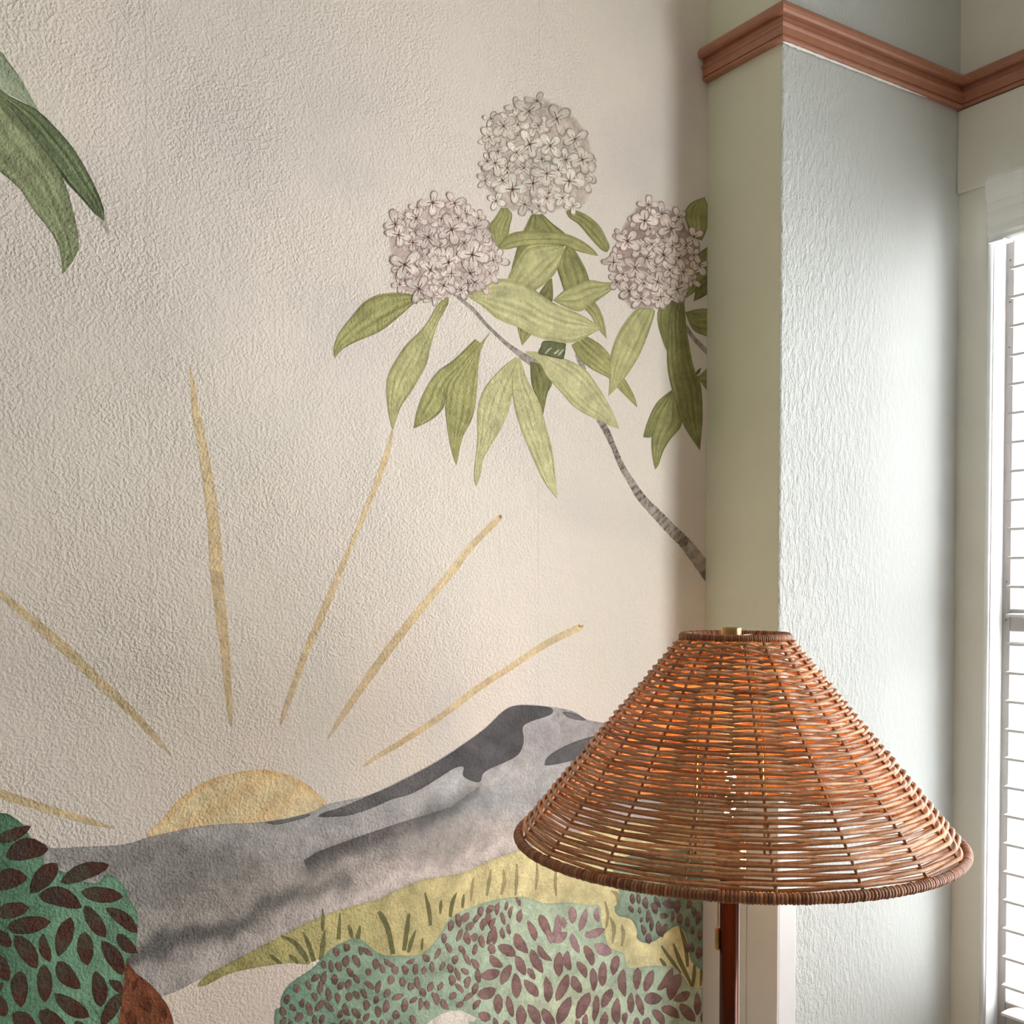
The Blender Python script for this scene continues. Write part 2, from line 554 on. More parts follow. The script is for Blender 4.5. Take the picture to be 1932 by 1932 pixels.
def blind():
    y0, y1, z0, z1 = WIN1
    ya, yb = y0 + 0.022, 0.975
    root = thing('venetian_blind', 'white slatted venetian blind with moulded valance hanging in the window', 'blind', (XW + 0.02, (y0 + y1) / 2, z0))
    # valance: moulded board, square cut end
    prof = [(0.012, 0.000), (0.0165, 0.002), (0.0185, 0.006), (0.0220, 0.009), (0.0225, 0.013), (0.0205, 0.017), (0.0200, 0.021), (0.0228, 0.026),
            (0.0240, 0.031), (0.0232, 0.036), (0.0222, 0.040), (0.0238, 0.045), (0.0240, 0.049), (0.0232, 0.052), (0.0262, 0.058), (0.0282, 0.066),
            (0.0285, 0.074), (0.0270, 0.082), (0.0235, 0.088), (0.017, 0.0895), (0.012, 0.0895)]
    zb = 1.8665
    yv0, yv1 = y0 - 0.02, 0.999
    m = len(prof)
    V = [(XW - 0.022 - p, y, zb + z * 1.11) for y in (yv0, yv1) for p, z in prof]
    Fc = [[k, (k + 1) % m, m + (k + 1) % m, m + k] for k in range(m)] + [list(range(m))[::-1], list(range(m, 2 * m))]
    obj('valance', V, Fc, M_VAL, root)
    obj('valance_clip', *box_vf(XW - 0.046, XW - 0.020, yv1 - 0.028, yv1 - 0.002, zb - 0.0035, zb - 0.0005, 0.0008), M_BLIND, root)
    obj('head_rail', *box_vf(XW - 0.024, XW + 0.028, ya, yb, 1.905, 1.948, 0.002), M_BLIND, root)
    # slats, slightly crowned, lying open
    pitch, wd = 0.0440, 0.050
    z = 1.8665
    mesh = None
    na = 6
    n = 0
    while z > z0 + 0.05:
        if mesh is None:
            V, Fc = [], []
            for y in (ya, yb):
                for s in (1, -1):
                    for k in range(na + 1):
                        u = k / na - 0.5
                        V.append((XW + 0.003 + u * wd, y, z + 0.0032 * (1 - (2 * u) ** 2) + s * 0.0019 - 0.0035 * u))
            q = 2 * (na + 1)
            for k in range(na):
                Fc.append([k, k + 1, q + k + 1, q + k])
                Fc.append([na + 1 + k, q + na + 1 + k, q + na + 2 + k, na + 2 + k])
            Fc.append([0, q, q + na + 1, na + 1])
            Fc.append([na, 2 * na + 1, q + 2 * na + 1, q + na])
            Fc.append(list(range(na + 1)) + list(range(2 * na + 1, na, -1)))
            Fc.append([q + i for i in list(range(na, -1, -1)) + list(range(na + 1, 2 * na + 2))])
            o = obj('slat', V, Fc, M_BLIND, root, origin=(XW + 0.003, (ya + yb) / 2, z))
            mesh = o
        else:
            o = mesh.copy()
            COL.objects.link(o)
            o.location = (XW + 0.003, (ya + yb) / 2, z)
            o.rotation_euler = (random.uniform(-0.0012, 0.0012), 0, 0)
        z -= pitch
        n += 1
    obj('bottom_rail', *box_vf(XW - 0.022, XW + 0.028, ya, yb, z0 + 0.004, z0 + 0.022, 0.003), M_BLIND, root)
    for yy in (yb - 0.10, ya + 0.10):
        for dx in (-0.0235, 0.0285):
            obj('ladder_cord', *tube_vf([(XW + dx, yy, zz) for zz in (z0 + 0.02, 1.91)], 0.0007, 6), M_CORD, root)
    # small dark fixings in the gap beside the slat ends
    for zz in (1.852, 1.787, 1.716, 1.348, 1.288):
        V, Fc = lathe_vf(0, 0, [(0.0, 0.0011), (0.0008, 0.0008), (0.0011, 0), (0.0008, -0.0008), (0.0, -0.0011)], 8)
        V = [(XW + 0.0285 + x, 1.006 + y, zz + w_) for x, y, w_ in V]
        obj('dark_rivet', V, Fc, M_DARK, root)
blind()

# ------------------------------------------------------------------ the floor lamp
LA = PSI + math.radians(11.62)
LD = 1.1435
LX, LY = LD * math.sin(LA), LD * math.cos(LA)       # axis of the shade
PX, PYL = LX - 0.0042 * RV[0], LY - 0.0042 * RV[1]   # axis of the pole
ZT, ZB = EYE - 0.0575, EYE - 0.2645                  # shade rims
RT, RB = 0.0535, 0.2235
lamp = thing('floor_lamp', 'floor lamp with a woven brown rattan cone shade on a dark copper pole', 'lamp', (PX, PYL, 0))

def lamp_build():
    obj('base', *lathe_vf(PX, PYL, [(0.0, 0.0), (0.135, 0.0), (0.138, 0.004), (0.138, 0.014), (0.132, 0.019), (0.04, 0.024), (0.016, 0.034), (0.0, 0.034)], 48), M_COPPER, lamp, True)
    obj('pole', *lathe_vf(PX, PYL, [(0.0, 0.03), (0.0102, 0.03), (0.0102, ZB - 0.04), (0.0, ZB - 0.04)], 28), M_COPPER, lamp, True)
    zs_ = ZB - 0.012
    obj('socket', *lathe_vf(PX, PYL, [(0.0, zs_ - 0.030), (0.0150, zs_ - 0.030), (0.0165, zs_ - 0.024), (0.0165, zs_ + 0.004), (0.0135, zs_ + 0.012), (0.0, zs_ + 0.012)], 24), M_BRASS, lamp, True)
    zb = zs_ + 0.010
    bulb = obj('bulb', *lathe_vf(PX, PYL, [(0.0, zb), (0.011, zb), (0.0125, zb + 0.012), (0.018, zb + 0.030), (0.0225, zb + 0.050), (0.0225, zb + 0.066), (0.018, zb + 0.082), (0.010, zb + 0.092), (0.0, zb + 0.095)], 24), M_GLASS, lamp, True)
    fil = []
    for i in range(40):
        a = i * 2 * math.pi / 8
        fil.append((PX + 0.0045 * math.cos(a), PYL + 0.0045 * math.sin(a), zb + 0.022 + 0.052 * i / 39))
    obj('filament', *tube_vf(fil, 0.0013, 6), M_BULB, bulb, True)
    # harp: bent wire carrying the shade from the socket to the finial
    hp = []
    for i in range(25):
        a = math.pi * i / 24
        hp.append((PX + 0.036 * math.cos(a) * RV[0] * 1.0, PYL + 0.036 * math.cos(a) * RV[1], ZB - 0.02 + (ZT - ZB + 0.013) * math.sin(a) ** 0.55))
    obj('harp', *tube_vf(hp, 0.0016, 8), M_BRASS, lamp, True)
    obj('finial', *lathe_vf(PX, PYL, [(0.0, ZT - 0.004), (0.0102, ZT - 0.004), (0.0104, ZT - 0.003), (0.0104, ZT + 0.0085), (0.0098, ZT + 0.0092), (0.0, ZT + 0.0092)], 28), M_BRASS, lamp, True)
    # beaded pull chain with its little barrel
    dx, dy = -RV[0] * 0.0122, -RV[1] * 0.0122
    bx_, by_ = PX + dx, PYL + dy
    V, Fc = [], []
    for k in range(44):
        zz = ZB + 0.005 - k * 0.0023
        v, f = lathe_vf(bx_, by_, [(0.0, zz + 0.0010), (0.0008, zz + 0.0006), (0.0010, zz), (0.0008, zz - 0.0006), (0.0, zz - 0.0010)], 8)
        n = len(V)
        V += v
        Fc += [[i + n for i in q] for q in f]
    obj('pull_chain', V, Fc, M_BRASS, lamp, True)
    ze = ZB + 0.005 - 44 * 0.0023
    obj('chain_barrel', *lathe_vf(bx_ - RV[0] * 0.0004, by_ - RV[1] * 0.0004, [(0.0, ze), (0.0018, ze), (0.0028, ze - 0.0015), (0.0028, ze - 0.021), (0.0018, ze - 0.0226), (0.0, ze - 0.0226)], 16), M_BRASS, lamp, True)

    # ---- shade
    NS, ROWS = 18, 64
    TH0 = math.radians(9.0)            # a spoke sits a little to the right of the line to the room's middle
    # angle 0 points from the shade towards the viewer's side of the room
    ax = np.array([-math.sin(LA), -math.cos(LA), 0])
    ay = np.array([math.cos(LA), -math.sin(LA), 0])
    C = np.array([LX, LY, 0])
    sl = math.hypot(RB - RT, ZT - ZB)
    nr, nz = (ZT - ZB) / sl, (RB - RT) / sl
    def pt(th, t, off=0.0, chord=0.0, dz=0.0):
        th = np.asarray(th)
        r = RT + (RB - RT) * t
        ph = (th - TH0) / (2 * math.pi / NS)
        fr = ph - np.round(ph)
        poly = math.cos(math.pi / NS) / np.cos((np.abs(fr) - 0.5) * 2 * math.pi / NS)
        r = r * (1 - chord + chord * poly / 1.0) + off * nr
        z = ZT + (ZB - ZT) * t + off * nz + dz
        return C[None] + r[:, None] * (np.cos(th)[:, None] * ax + np.sin(th)[:, None] * ay) + np.asarray(z)[:, None] * ZV
    base = [lin((204, 146, 102)), lin((190, 127, 82)), lin((214, 160, 118)), lin((180, 115, 72)), lin((208, 154, 114))]
    # wire rings inside the rims
    th = np.linspace(0, 2 * math.pi, 97)[:-1]
    V, Fc = tube_vf(pt(th, np.full(96, 0.0)), 0.0028, 8, True)
    V2, F2 = tube_vf(pt(th, np.full(96, 1.0)), 0.0036, 8, True)
    n = len(V)
    allV = V + V2
    shade = obj('lamp_shade', allV, Fc + [[i + n for i in q] for q in F2], M_RATTAN, lamp, True, cols=np.tile(lin((150, 92, 54)), (len(allV), 1)))
    # bound rims: cane wound round the ring, turn after turn
    def wrapped(name, t, rad, turn):
        L_ = 2 * math.pi * (RT + (RB - RT) * t)
        N_ = int(L_ / turn)
        sub = 5
        th = np.arange(N_ * sub) * 2 * math.pi / (N_ * sub)
        wid = np.repeat(rng.uniform(0.93, 1.06, N_), sub)
        prof = np.tile(np.array([0.84, 0.985, 1.0, 1.0, 0.985]), N_) * wid
        col = np.repeat(np.array([base[i] for i in rng.integers(0, 5, N_)]) * rng.uniform(0.40, 0.75, N_)[:, None] * np.array([1.15, 0.88, 0.74]), sub, 0)
        dark = np.tile(np.array([0.22, 0.85, 1, 1, 0.9]), N_)
        V, Fc = tube_vf(pt(th, np.full(len(th), t)), rad * prof, 10, True)
        c = np.repeat(col * dark[:, None], 10, 0)
        o = obj(name, V, Fc, M_RATTAN, shade, True, cols=c)
    wrapped('top_rim_binding', 0.0, 0.0043, 0.0021)
    wrapped('bottom_rim_binding', 1.0, 0.0052, 0.0034)
    # spokes
    for k in range(NS):
        a = TH0 + 2 * math.pi * k / NS
        t = np.linspace(0.0, 1.0, 24)
        V, Fc = tube_vf(pt(np.full(24, a), t, rng.normal(0, 0.0002, 24)), 0.0015 * rng.uniform(0.9, 1.15), 7)
        obj('spoke', V, Fc, M_RATTAN, shade, True, cols=np.tile(base[k % 5] * 0.72, (len(V), 1)))
    # weavers: each row runs over one spoke and under the next
    tt = np.linspace(0.030, 0.972, ROWS)
    for i, t0 in enumerate(tt):
        ns = 180
        th = np.arange(ns) * 2 * math.pi / ns + rng.uniform(0, 0.02)
        ph = (th - TH0) / (2 * math.pi / NS)
        wv = np.cos(math.pi * ph + math.pi * (i % 2))
        wv = np.sign(wv) * np.abs(wv) ** 0.85
        rad = rng.uniform(0.00172, 0.00205) * (0.94 + 0.08 * t0)
        amp = 0.0026
        def wob(a, nmax):
            out = np.zeros(ns)
            for h in range(1, nmax):
                out += rng.normal(0, a / h) * np.cos(h * th + rng.uniform(0, 6.28))
            return out
        tw = t0 + (wob(0.0012, 7) + wob(0.0004, 24)) * (1.0 if 0.04 < t0 < 0.96 else 0.4)
        jit = np.interp(ph % NS, np.arange(NS + 1), np.append(rng.uniform(0.75, 1.25, NS), 1.0))
        Pp = pt(th, tw, wv * amp * jit, 0.75)
        rr = rad * (1 + wob(0.04, 12))
        V, Fc = tube_vf(Pp, np.clip(rr, 0.0013, 0.0026), 8, True)
        c0, c1 = base[rng.integers(0, 5)] * rng.uniform(0.85, 1.12), base[rng.integers(0, 5)] * rng.uniform(0.85, 1.12)
        mixw = 0.5 + 0.5 * np.sin(th + rng.uniform(0, 6.28))
        cc = c0[None] * mixw[:, None] + c1[None] * (1 - mixw[:, None])
        cc *= (1 + wob(0.10, 20))[:, None].clip(0.7, 1.3)
        obj('weaver', V, Fc, M_RATTAN, shade, True, cols=np.repeat(cc, 8, 0))
    # spider: three arms from the top ring to the hub under the finial
    for k in range(3):
        a = math.radians(35 + 120 * k)
        e = pt(np.array([a]), np.array([0.0]))[0]
        obj('spider_arm', *tube_vf([tuple(e), (PX, PYL, ZT - 0.001)], 0.0014, 8), M_BRASS, shade, True)
lamp_build()

# ------------------------------------------------------------------ the painted wall mural
def on_wall(p, layer):
    """pixels of the photograph carried onto the mural wall; layer = order of the paint above it"""
    p = np.asarray(p, float).reshape(-1, 2)
    d = RV[None] * ((p[:, 0] - CX) / F)[:, None] + UV[None] * ((PY - p[:, 1]) / F)[:, None] + FV[None]
    t = D / d[:, 1]
    w = d * t[:, None]
    w[:, 2] += EYE
    w[:, 1] = D - (0.4 + layer * 0.2) * 1e-3
    w[:, 0] = np.minimum(w[:, 0], XA + 0.0005)
    return w

def smooth_poly(P, n=6, closed=True):
    P = np.asarray(P, float)
    m = len(P)
    out = []
    rngi = range(m if closed else m - 1)
    for i in rngi:
        if closed:
            p0, p1, p2, p3 = P[(i - 1) % m], P[i], P[(i + 1) % m], P[(i + 2) % m]
        else:
            p0, p1, p2, p3 = P[max(i - 1, 0)], P[i], P[i + 1], P[min(i + 2, m - 1)]
        for k in range(n):
            t = k / n
            out.append(0.5 * ((2 * p1) + (p2 - p0) * t + (2 * p0 - 5 * p1 + 4 * p2 - p3) * t * t + (3 * p1 - p0 - 3 * p2 + p3) * t ** 3))
    if not closed:
        out.append(P[-1])
    return np.array(out)

def inside(pts, poly):
    r = np.zeros(len(pts), bool)
    xi, yi = poly[:, 0][None], poly[:, 1][None]
    xj, yj = np.roll(poly[:, 0], 1)[None], np.roll(poly[:, 1], 1)[None]
    for a in range(0, len(pts), 4000):
        x, y = pts[a:a + 4000, 0:1], pts[a:a + 4000, 1:2]
        c = ((yi > y) != (yj > y)) & (x < (xj - xi) * (y - yi) / (yj - yi + 1e-12) + xi)
        r[a:a + 4000] = c.sum(1) % 2 == 1
    return r

def bdist(pts, poly):
    d = np.empty(len(pts))
    for a in range(0, len(pts), 4000):
        q = pts[a:a + 4000]
        d[a:a + 4000] = np.sqrt(((q[:, None] - poly[None]) ** 2).sum(2).min(1))
    return d

MUR = thing('wall_mural', 'watercolour wallpaper mural of rising sun, hills, bushes and mauve flowers on the plaster wall', 'mural', (0.45, D, 0.0))

def patch(name, outline, step, colfn, layer, parent=None, n=5, smooth=True):
    """a painted area: outline in pixels, colour from colfn(points, distance to the edge)"""
    poly = smooth_poly(outline, n) if smooth else np.asarray(outline, float)
    lo, hi = poly.min(0), poly.max(0)
    gx, gy = np.meshgrid(np.arange(lo[0], hi[0], step), np.arange(lo[1], hi[1], step))
    g = np.stack([gx.ravel(), gy.ravel()], 1) + rng.uniform(-0.2, 0.2, (gx.size, 2)) * step
    g = g[inside(g, poly)]
    if len(g):
        g = g[bdist(g, poly) > step * 0.55]
    vin = [Vector((float(a), float(b))) for a, b in poly] + [Vector((float(a), float(b))) for a, b in g]
    m = len(poly)
    r = delaunay_2d_cdt(vin, [], [list(range(m))], 1, 1e-4)
    pv = np.array([(v.x, v.y) for v in r[0]])
    fc = []
    for f in r[2]:
        f = list(f)
        q = pv[f]
        ar = sum(q[i][0] * q[(i + 1) % len(q)][1] - q[(i + 1) % len(q)][0] * q[i][1] for i in range(len(q)))
        fc.append(f if ar < 0 else f[::-1])
    fc = [f[::-1] for f in fc]
    d = bdist(pv, poly)
    c = colfn(pv, d)
    return obj(name, on_wall(pv, layer), fc, M_PAINT, parent or MUR, cols=c)

def flatcol(rgb, edge=0.8, a=1.0, ew=3.0, soft=0.0):
    base = lin(rgb)
    def fn(p, d):
        k = np.clip(d / ew, 0, 1)
        c = base[None] * (edge + (1 - edge) * k)[:, None]
        al = np.full(len(p), a)
        if soft:
            al = a * np.clip(d / soft, 0, 1)
        return np.hstack([c, al[:, None]])
    return fn

def leaf(name, Lp, Rp, light, dark, layer, parent=None, veins=5, contrast=0.55, shade=0.0, a=1.0, rows=26, colsn=19):
    """a painted leaf: both edges traced from stalk to tip, stripes following its length"""
    def res(P):
        S = smooth_poly(P, 8, False)
        s = np.r_[0, np.cumsum(np.linalg.norm(np.diff(S, axis=0), axis=1))]
        q = np.linspace(0, s[-1], rows)
        return np.stack([np.interp(q, s, S[:, 0]), np.interp(q, s, S[:, 1])], 1)
    Lr, Rr = res(Lp), res(Rp)
    u = np.linspace(0, 1, colsn)
    pts = Lr[:, None] * (1 - u)[None, :, None] + Rr[:, None] * u[None, :, None]
    lc, dc = lin(light), lin(dark)
    v = np.linspace(0, 1, rows)[:, None]
    uu = u[None]
    ph = rng.uniform(0, 6.28)
    ww = uu * veins * 2 * math.pi + ph + 0.9 * np.sin(v * 4 + ph)
    st = 0.30 + contrast * (0.42 * np.sin(ww) + 0.16 * np.sin(2.3 * ww + 2 * ph)) * (0.6 + 0.5 * np.sin(v * 7 + uu * 9 + ph))
    st = st - contrast * 0.35 * np.clip(np.sin(ww + 2.0) - 0.75, 0, 1) * 4 * (np.sin(v * 11 + ph + uu * 6) > -0.2)
    edge = np.clip(1 - np.minimum(uu, 1 - uu) / 0.10, 0, 1) * 0.45
    tip = np.clip(1 - v / 0.25, 0, 1) * 0.35 + np.clip((v - 0.85) / 0.15, 0, 1) * 0.25
    mid = np.exp(-((uu - 0.5) / 0.05) ** 2) * 0.30 * contrast
    k = np.clip(st + edge + tip - mid + shade + rng.normal(0, 0.05, (rows, colsn)), 0, 1)
    c = lc[None, None] * (1 - k[..., None]) + dc[None, None] * k[..., None]
    c = np.concatenate([c, np.full((rows, colsn, 1), a)], 2).reshape(-1, 4)
    Fc = []
    for i in range(rows - 1):
        for j in range(colsn - 1):
            q = i * colsn + j
            Fc.append([q, q + 1, q + colsn + 1, q + colsn])
    return obj(name, on_wall(pts.reshape(-1, 2), layer), Fc, M_PAINT, parent or MUR, cols=c)

def stroke(name, pts, light, dark, layer, parent=None, a=1.0, mott=0.3, afade=0.0, sub=8):
    """a painted stroke: (x, y, width) along its course"""
    P = smooth_poly(np.asarray(pts, float), sub, False)
    n = len(P)
    tg = np.gradient(P[:, :2], axis=0)
    tg /= np.linalg.norm(tg, axis=1)[:, None] + 1e-9
    nm = np.stack([-tg[:, 1], tg[:, 0]], 1)
    us = np.array([-0.5, -0.32, 0.0, 0.32, 0.5])
    w = np.maximum(P[:, 2], 0.6) * (1 + rng.normal(0, 0.03, n))
    q = P[:, None, :2] + nm[:, None] * (w[:, None] * us[None])[..., None]
    k = np.clip(np.abs(us)[None] * 0.5 + rng.normal(0, mott * 0.5, (n, 1)) + rng.normal(0, mott * 0.4, (n, 5)), 0, 1)
    c = lin(light)[None, None] * (1 - k[..., None]) + lin(dark)[None, None] * k[..., None]
    al = np.full((n, 5, 1), a)
    if afade:
        v = np.linspace(0, 1, n)
        al *= (1 - afade * np.clip((v - 0.7) / 0.3, 0, 1))[:, None, None]
    c = np.concatenate([c, al], 2).reshape(-1, 4)
    Fc = []
    for i in range(n - 1):
        for j in range(4):
            s = i * 5 + j
            Fc.append([s, s + 1, s + 6, s + 5])
    return obj(name, on_wall(q.reshape(-1, 2), layer), Fc, M_PAINT, parent or MUR, cols=c)

# paper drops, butted at fine seams
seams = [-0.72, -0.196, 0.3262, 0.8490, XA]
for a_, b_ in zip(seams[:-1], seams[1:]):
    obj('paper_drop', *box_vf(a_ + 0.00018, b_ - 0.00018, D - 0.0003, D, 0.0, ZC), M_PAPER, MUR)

# --- sun and rays
def suncol(p, d):
    o, y = lin((236, 194, 140)), lin((246, 214, 172))
    k = np.clip(d / 14, 0, 1) * 0.75 + 0.25 * np.sin(p[:, 0] * 0.06 + p[:, 1] * 0.09)
    k = np.clip(k, 0, 1)[:, None]
    return o[None] * (1 - k) + y[None] * k
patch('painted_sun', [(279, 1578), (304, 1547), (337, 1510), (384, 1476), (435, 1460), (482, 1452), (518, 1455), (558, 1467), (594, 1492), (618, 1520), (628, 1545), (500, 1585), (350, 1600)], 7, suncol, 0.5)
RAYS = [[(359, 693, 2), (364, 730, 9), (370, 778, 15), (385, 859, 19), (401, 970, 22), (410, 1095, 24), (424, 1219, 18), (430, 1300, 14), (434, 1345, 10), (436, 1371, 3)],
        [(740, 812, 3), (730, 857, 11), (704, 928, 11), (672, 1005, 9), (641, 1079, 11), (609, 1157, 14), (577, 1230, 13), (553, 1297, 11), (535, 1347, 9), (529, 1368, 3)],
        [(944, 974, 7), (938, 981, 11), (887, 1033, 12), (852, 1079, 14), (799, 1142, 15), (746, 1209, 16), (697, 1276, 15), (651, 1343, 12), (618, 1394, 3)],
        [(1096, 1181, 8), (1088, 1186, 13), (1028, 1216, 13), (958, 1262, 12), (898, 1301, 12), (834, 1350, 12), (764, 1396, 11), (711, 1428, 9), (685, 1446, 3)],
        [(-150, 1005, 3), (-90, 1050, 9), (-40, 1090, 11), (0, 1120, 12), (62, 1172, 17), (124, 1225, 20), (190, 1288, 18), (245, 1340, 15), (290, 1388, 12), (322, 1425, 3)],
        [(-270, 1432, 3), (-200, 1449, 11), (-60, 1484, 16), (0, 1498, 17), (70, 1520, 16), (130, 1538, 14), (180, 1553, 11), (214, 1562, 4)]]
for r in RAYS:
    stroke('painted_sun_ray', r, (244, 212, 170), (232, 190, 144), 0.5, a=0.82, mott=0.28, afade=0.5)

# --- grey mountain
MT = [(40, 1585), (84, 1592), (101, 1600), (164, 1597), (234, 1593), (281, 1579), (339, 1566), (398, 1556), (501, 1550), (583, 1533), (618, 1517), (688, 1502), (744, 1478), (818, 1439),
      (862, 1411), (914, 1374), (949, 1341), (975, 1330), (1018, 1331), (1079, 1341), (1105, 1357), (1144, 1365), (1200, 1380), (1260, 1402), (1336, 1424)]
MB_ = [(1336, 1545), (1230, 1548), (1120, 1563), (1050, 1582), (983, 1602), (923, 1624), (866, 1648), (801, 1659), (753, 1678), (714, 1696), (644, 1715), (583, 1739), (514, 1774), (440, 1813),
       (375, 1848), (310, 1878), (225, 1885), (120, 1740), (40, 1660)]
STROKES = [(110, 1625, 330, 1612, 24, (150, 144, 140), 0.75), (200, 1640, 330, 1600, 30, (150, 146, 142), 0.6), (280, 1690, 440, 1640, 55, (146, 142, 138), 0.75),
           (240, 1765, 420, 1725, 26, (176, 170, 166), 0.6), (245, 1803, 420, 1750, 20, (104, 103, 103), 0.95), (420, 1752, 560, 1690, 17, (110, 110, 110), 0.9), (560, 1690, 640, 1655, 15, (122, 120, 120), 0.8),
           (590, 1632, 730, 1580, 17, (122, 118, 118), 0.85), (730, 1585, 850, 1535, 18, (134, 131, 131), 0.8), (700, 1620, 880, 1575, 24, (158, 156, 156), 0.75), (850, 1530, 905, 1490, 16, (140, 138, 138), 0.7),
           (920, 1510, 990, 1540, 26, (176, 175, 177), 0.6), (990, 1385, 1140, 1395, 34, (172, 164, 166), 0.8), (940, 1470, 990, 1470, 16, (206, 198, 198), 0.7),
           (620, 1712, 980, 1592, 14, (214, 206, 206), 0.8), (380, 1820, 640, 1715, 16, (190, 184, 184), 0.6), (790, 1500, 870, 1470, 12, (200, 194, 195), 0.7), (640, 1575, 760, 1530, 12, (192, 186, 186), 0.6),
           (420, 1575, 560, 1562, 14, (178, 173, 172), 0.7), (720, 1640, 790, 1635, 16, (196, 190, 190), 0.5), (1180, 1420, 1330, 1470, 40, (150, 144, 146), 0.7)]
def mtcol(p, d):
    c = np.tile(lin((184, 178, 177)), (len(p), 1))
    wobx = 9 * np.sin(p[:, 0] * 0.031 + p[:, 1] * 0.017) + 6 * np.sin(p[:, 0] * 0.083 - p[:, 1] * 0.06)
    woby = 9 * np.sin(p[:, 1] * 0.037 - p[:, 0] * 0.021) + 5 * np.sin(p[:, 0] * 0.11 + p[:, 1] * 0.05)
    q = p + np.stack([wobx, woby], 1) * 0.8
    for x0, y0, x1, y1, w, col, s in STROKES:
        ab = np.array([x1 - x0, y1 - y0], float)
        t = np.clip(((q - (x0, y0)) @ ab) / (ab @ ab), 0, 1)
        dd = np.linalg.norm(q - (np.array([x0, y0]) + t[:, None] * ab), axis=1)
        k = (s / (1 + (dd / w) ** 4))[:, None]
        c = c * (1 - k) + lin(col)[None] * k
    ridge = np.clip(1 - d / 2.5, 0, 1)[:, None] * 0.22
    return c * (1 - ridge)
mount = patch('painted_mountain', MT + MB_, 6.5, mtcol, 0.75, n=4)
DARK1 = [(914, 1375), (949, 1342), (975, 1331), (1018, 1332), (1040, 1336), (1042, 1345), (1030, 1352), (1002, 1361), (986, 1372), (988, 1398), (977, 1424), (948, 1440), (925, 1450),
         (911, 1460), (905, 1475), (888, 1473), (873, 1463), (874, 1447), (858, 1449), (835, 1463), (800, 1485), (770, 1500), (740, 1508), (700, 1525), (660, 1538), (630, 1541), (600, 1541),
         (612, 1532), (640, 1524), (688, 1504), (744, 1480), (818, 1441), (862, 1413)]
def dark1(p, d):
    k = np.clip((p[:, 0] - 600) / 330, 0, 1)[:, None]
    c = lin((116, 112, 112))[None] * (1 - k) + lin((92, 89, 92))[None] * k
    m = np.clip(0.5 + 0.5 * np.sin(p[:, 0] * 0.05 + 1.3 * np.sin(p[:, 1] * 0.06)), 0, 1)[:, None]
    c = c * (0.82 + 0.34 * m)
    return c * (0.86 + 0.14 * np.clip(d / 3, 0, 1))[:, None]
patch('painted_wash', DARK1, 6, dark1, 0.9, mount, n=4)
patch('painted_wash', [(1062, 1343), (1085, 1346), (1106, 1358), (1092, 1359), (1070, 1353)], 5, flatcol((120, 116, 118)), 0.9, mount)
patch('painted_wash', [(1027, 1441), (1036, 1425), (1070, 1405), (1110, 1391), (1155, 1383), (1145, 1405), (1120, 1421), (1080, 1435), (1035, 1444)], 6, flatcol((104, 100, 102)), 0.9, mount)
patch('painted_wash', [(501, 1551), (540, 1545), (583, 1535), (578, 1542), (545, 1551), (520, 1556)], 5, flatcol((122, 118, 116)), 0.9, mount)
def bandcol(p, d):
    t = np.clip((p[:, 0] - 570) / 300, 0, 1)
    top = np.interp(p[:, 0], [572, 600, 650, 700, 760, 810, 850, 905], [1623, 1606, 1588, 1570, 1550, 1535, 1522, 1480])
    f = np.clip((p[:, 1] - top) / 34, 0, 1)
    c = np.tile(lin((104, 100, 100)), (len(p), 1))
    a = (1 - f) ** 1.3 * (0.85 - 0.55 * t)
    return np.hstack([c, a[:, None]])
patch('painted_wash', [(572, 1623), (600, 1606), (650, 1588), (700, 1570), (760, 1550), (810, 1535), (850, 1522), (905, 1482), (905, 1500), (850, 1556), (810, 1568), (760, 1584), (700, 1604), (650, 1622), (600, 1640), (580, 1640)], 5, bandcol, 0.9, mount, smooth=False)

# --- yellow-green meadow with blades of grass
def meadcol(p, d):
    k = np.clip((p[:, 0] - 420) / 560, 0, 1)[:, None]
    c = lin((172, 166, 110))[None] * (1 - k) + lin((220, 212, 164))[None] * k
    m = (0.5 + 0.5 * np.sin(p[:, 0] * 0.11 + 2 * np.sin(p[:, 1] * 0.03)))[:, None]
    c = c * (0.88 + 0.16 * m)
    return c * (0.74 + 0.26 * np.clip(d / 3.5, 0, 1))[:, None]
MEADOW = [(373, 1859), (392, 1838), (440, 1813), (514, 1774), (583, 1739), (644, 1715), (714, 1696), (753, 1678), (801, 1659), (866, 1648), (923, 1624), (983, 1602), (1050, 1582), (1120, 1563), (1230, 1548),
          (1336, 1545), (1336, 1900), (1200, 1900), (900, 1850), (640, 1850), (606, 1822), (583, 1820), (544, 1817), (479, 1826), (427, 1839), (390, 1858)]
meadow = patch('painted_meadow', MEADOW, 8, meadcol, 1.05, n=4)
patch('painted_paper_gap', [(579, 1822), (590, 1812), (604, 1809), (600, 1819), (590, 1831), (582, 1834)], 6, flatcol((232, 226, 218), 0.95), 1.1, meadow, smooth=False)  # pale paper tone where the green leaves a gap
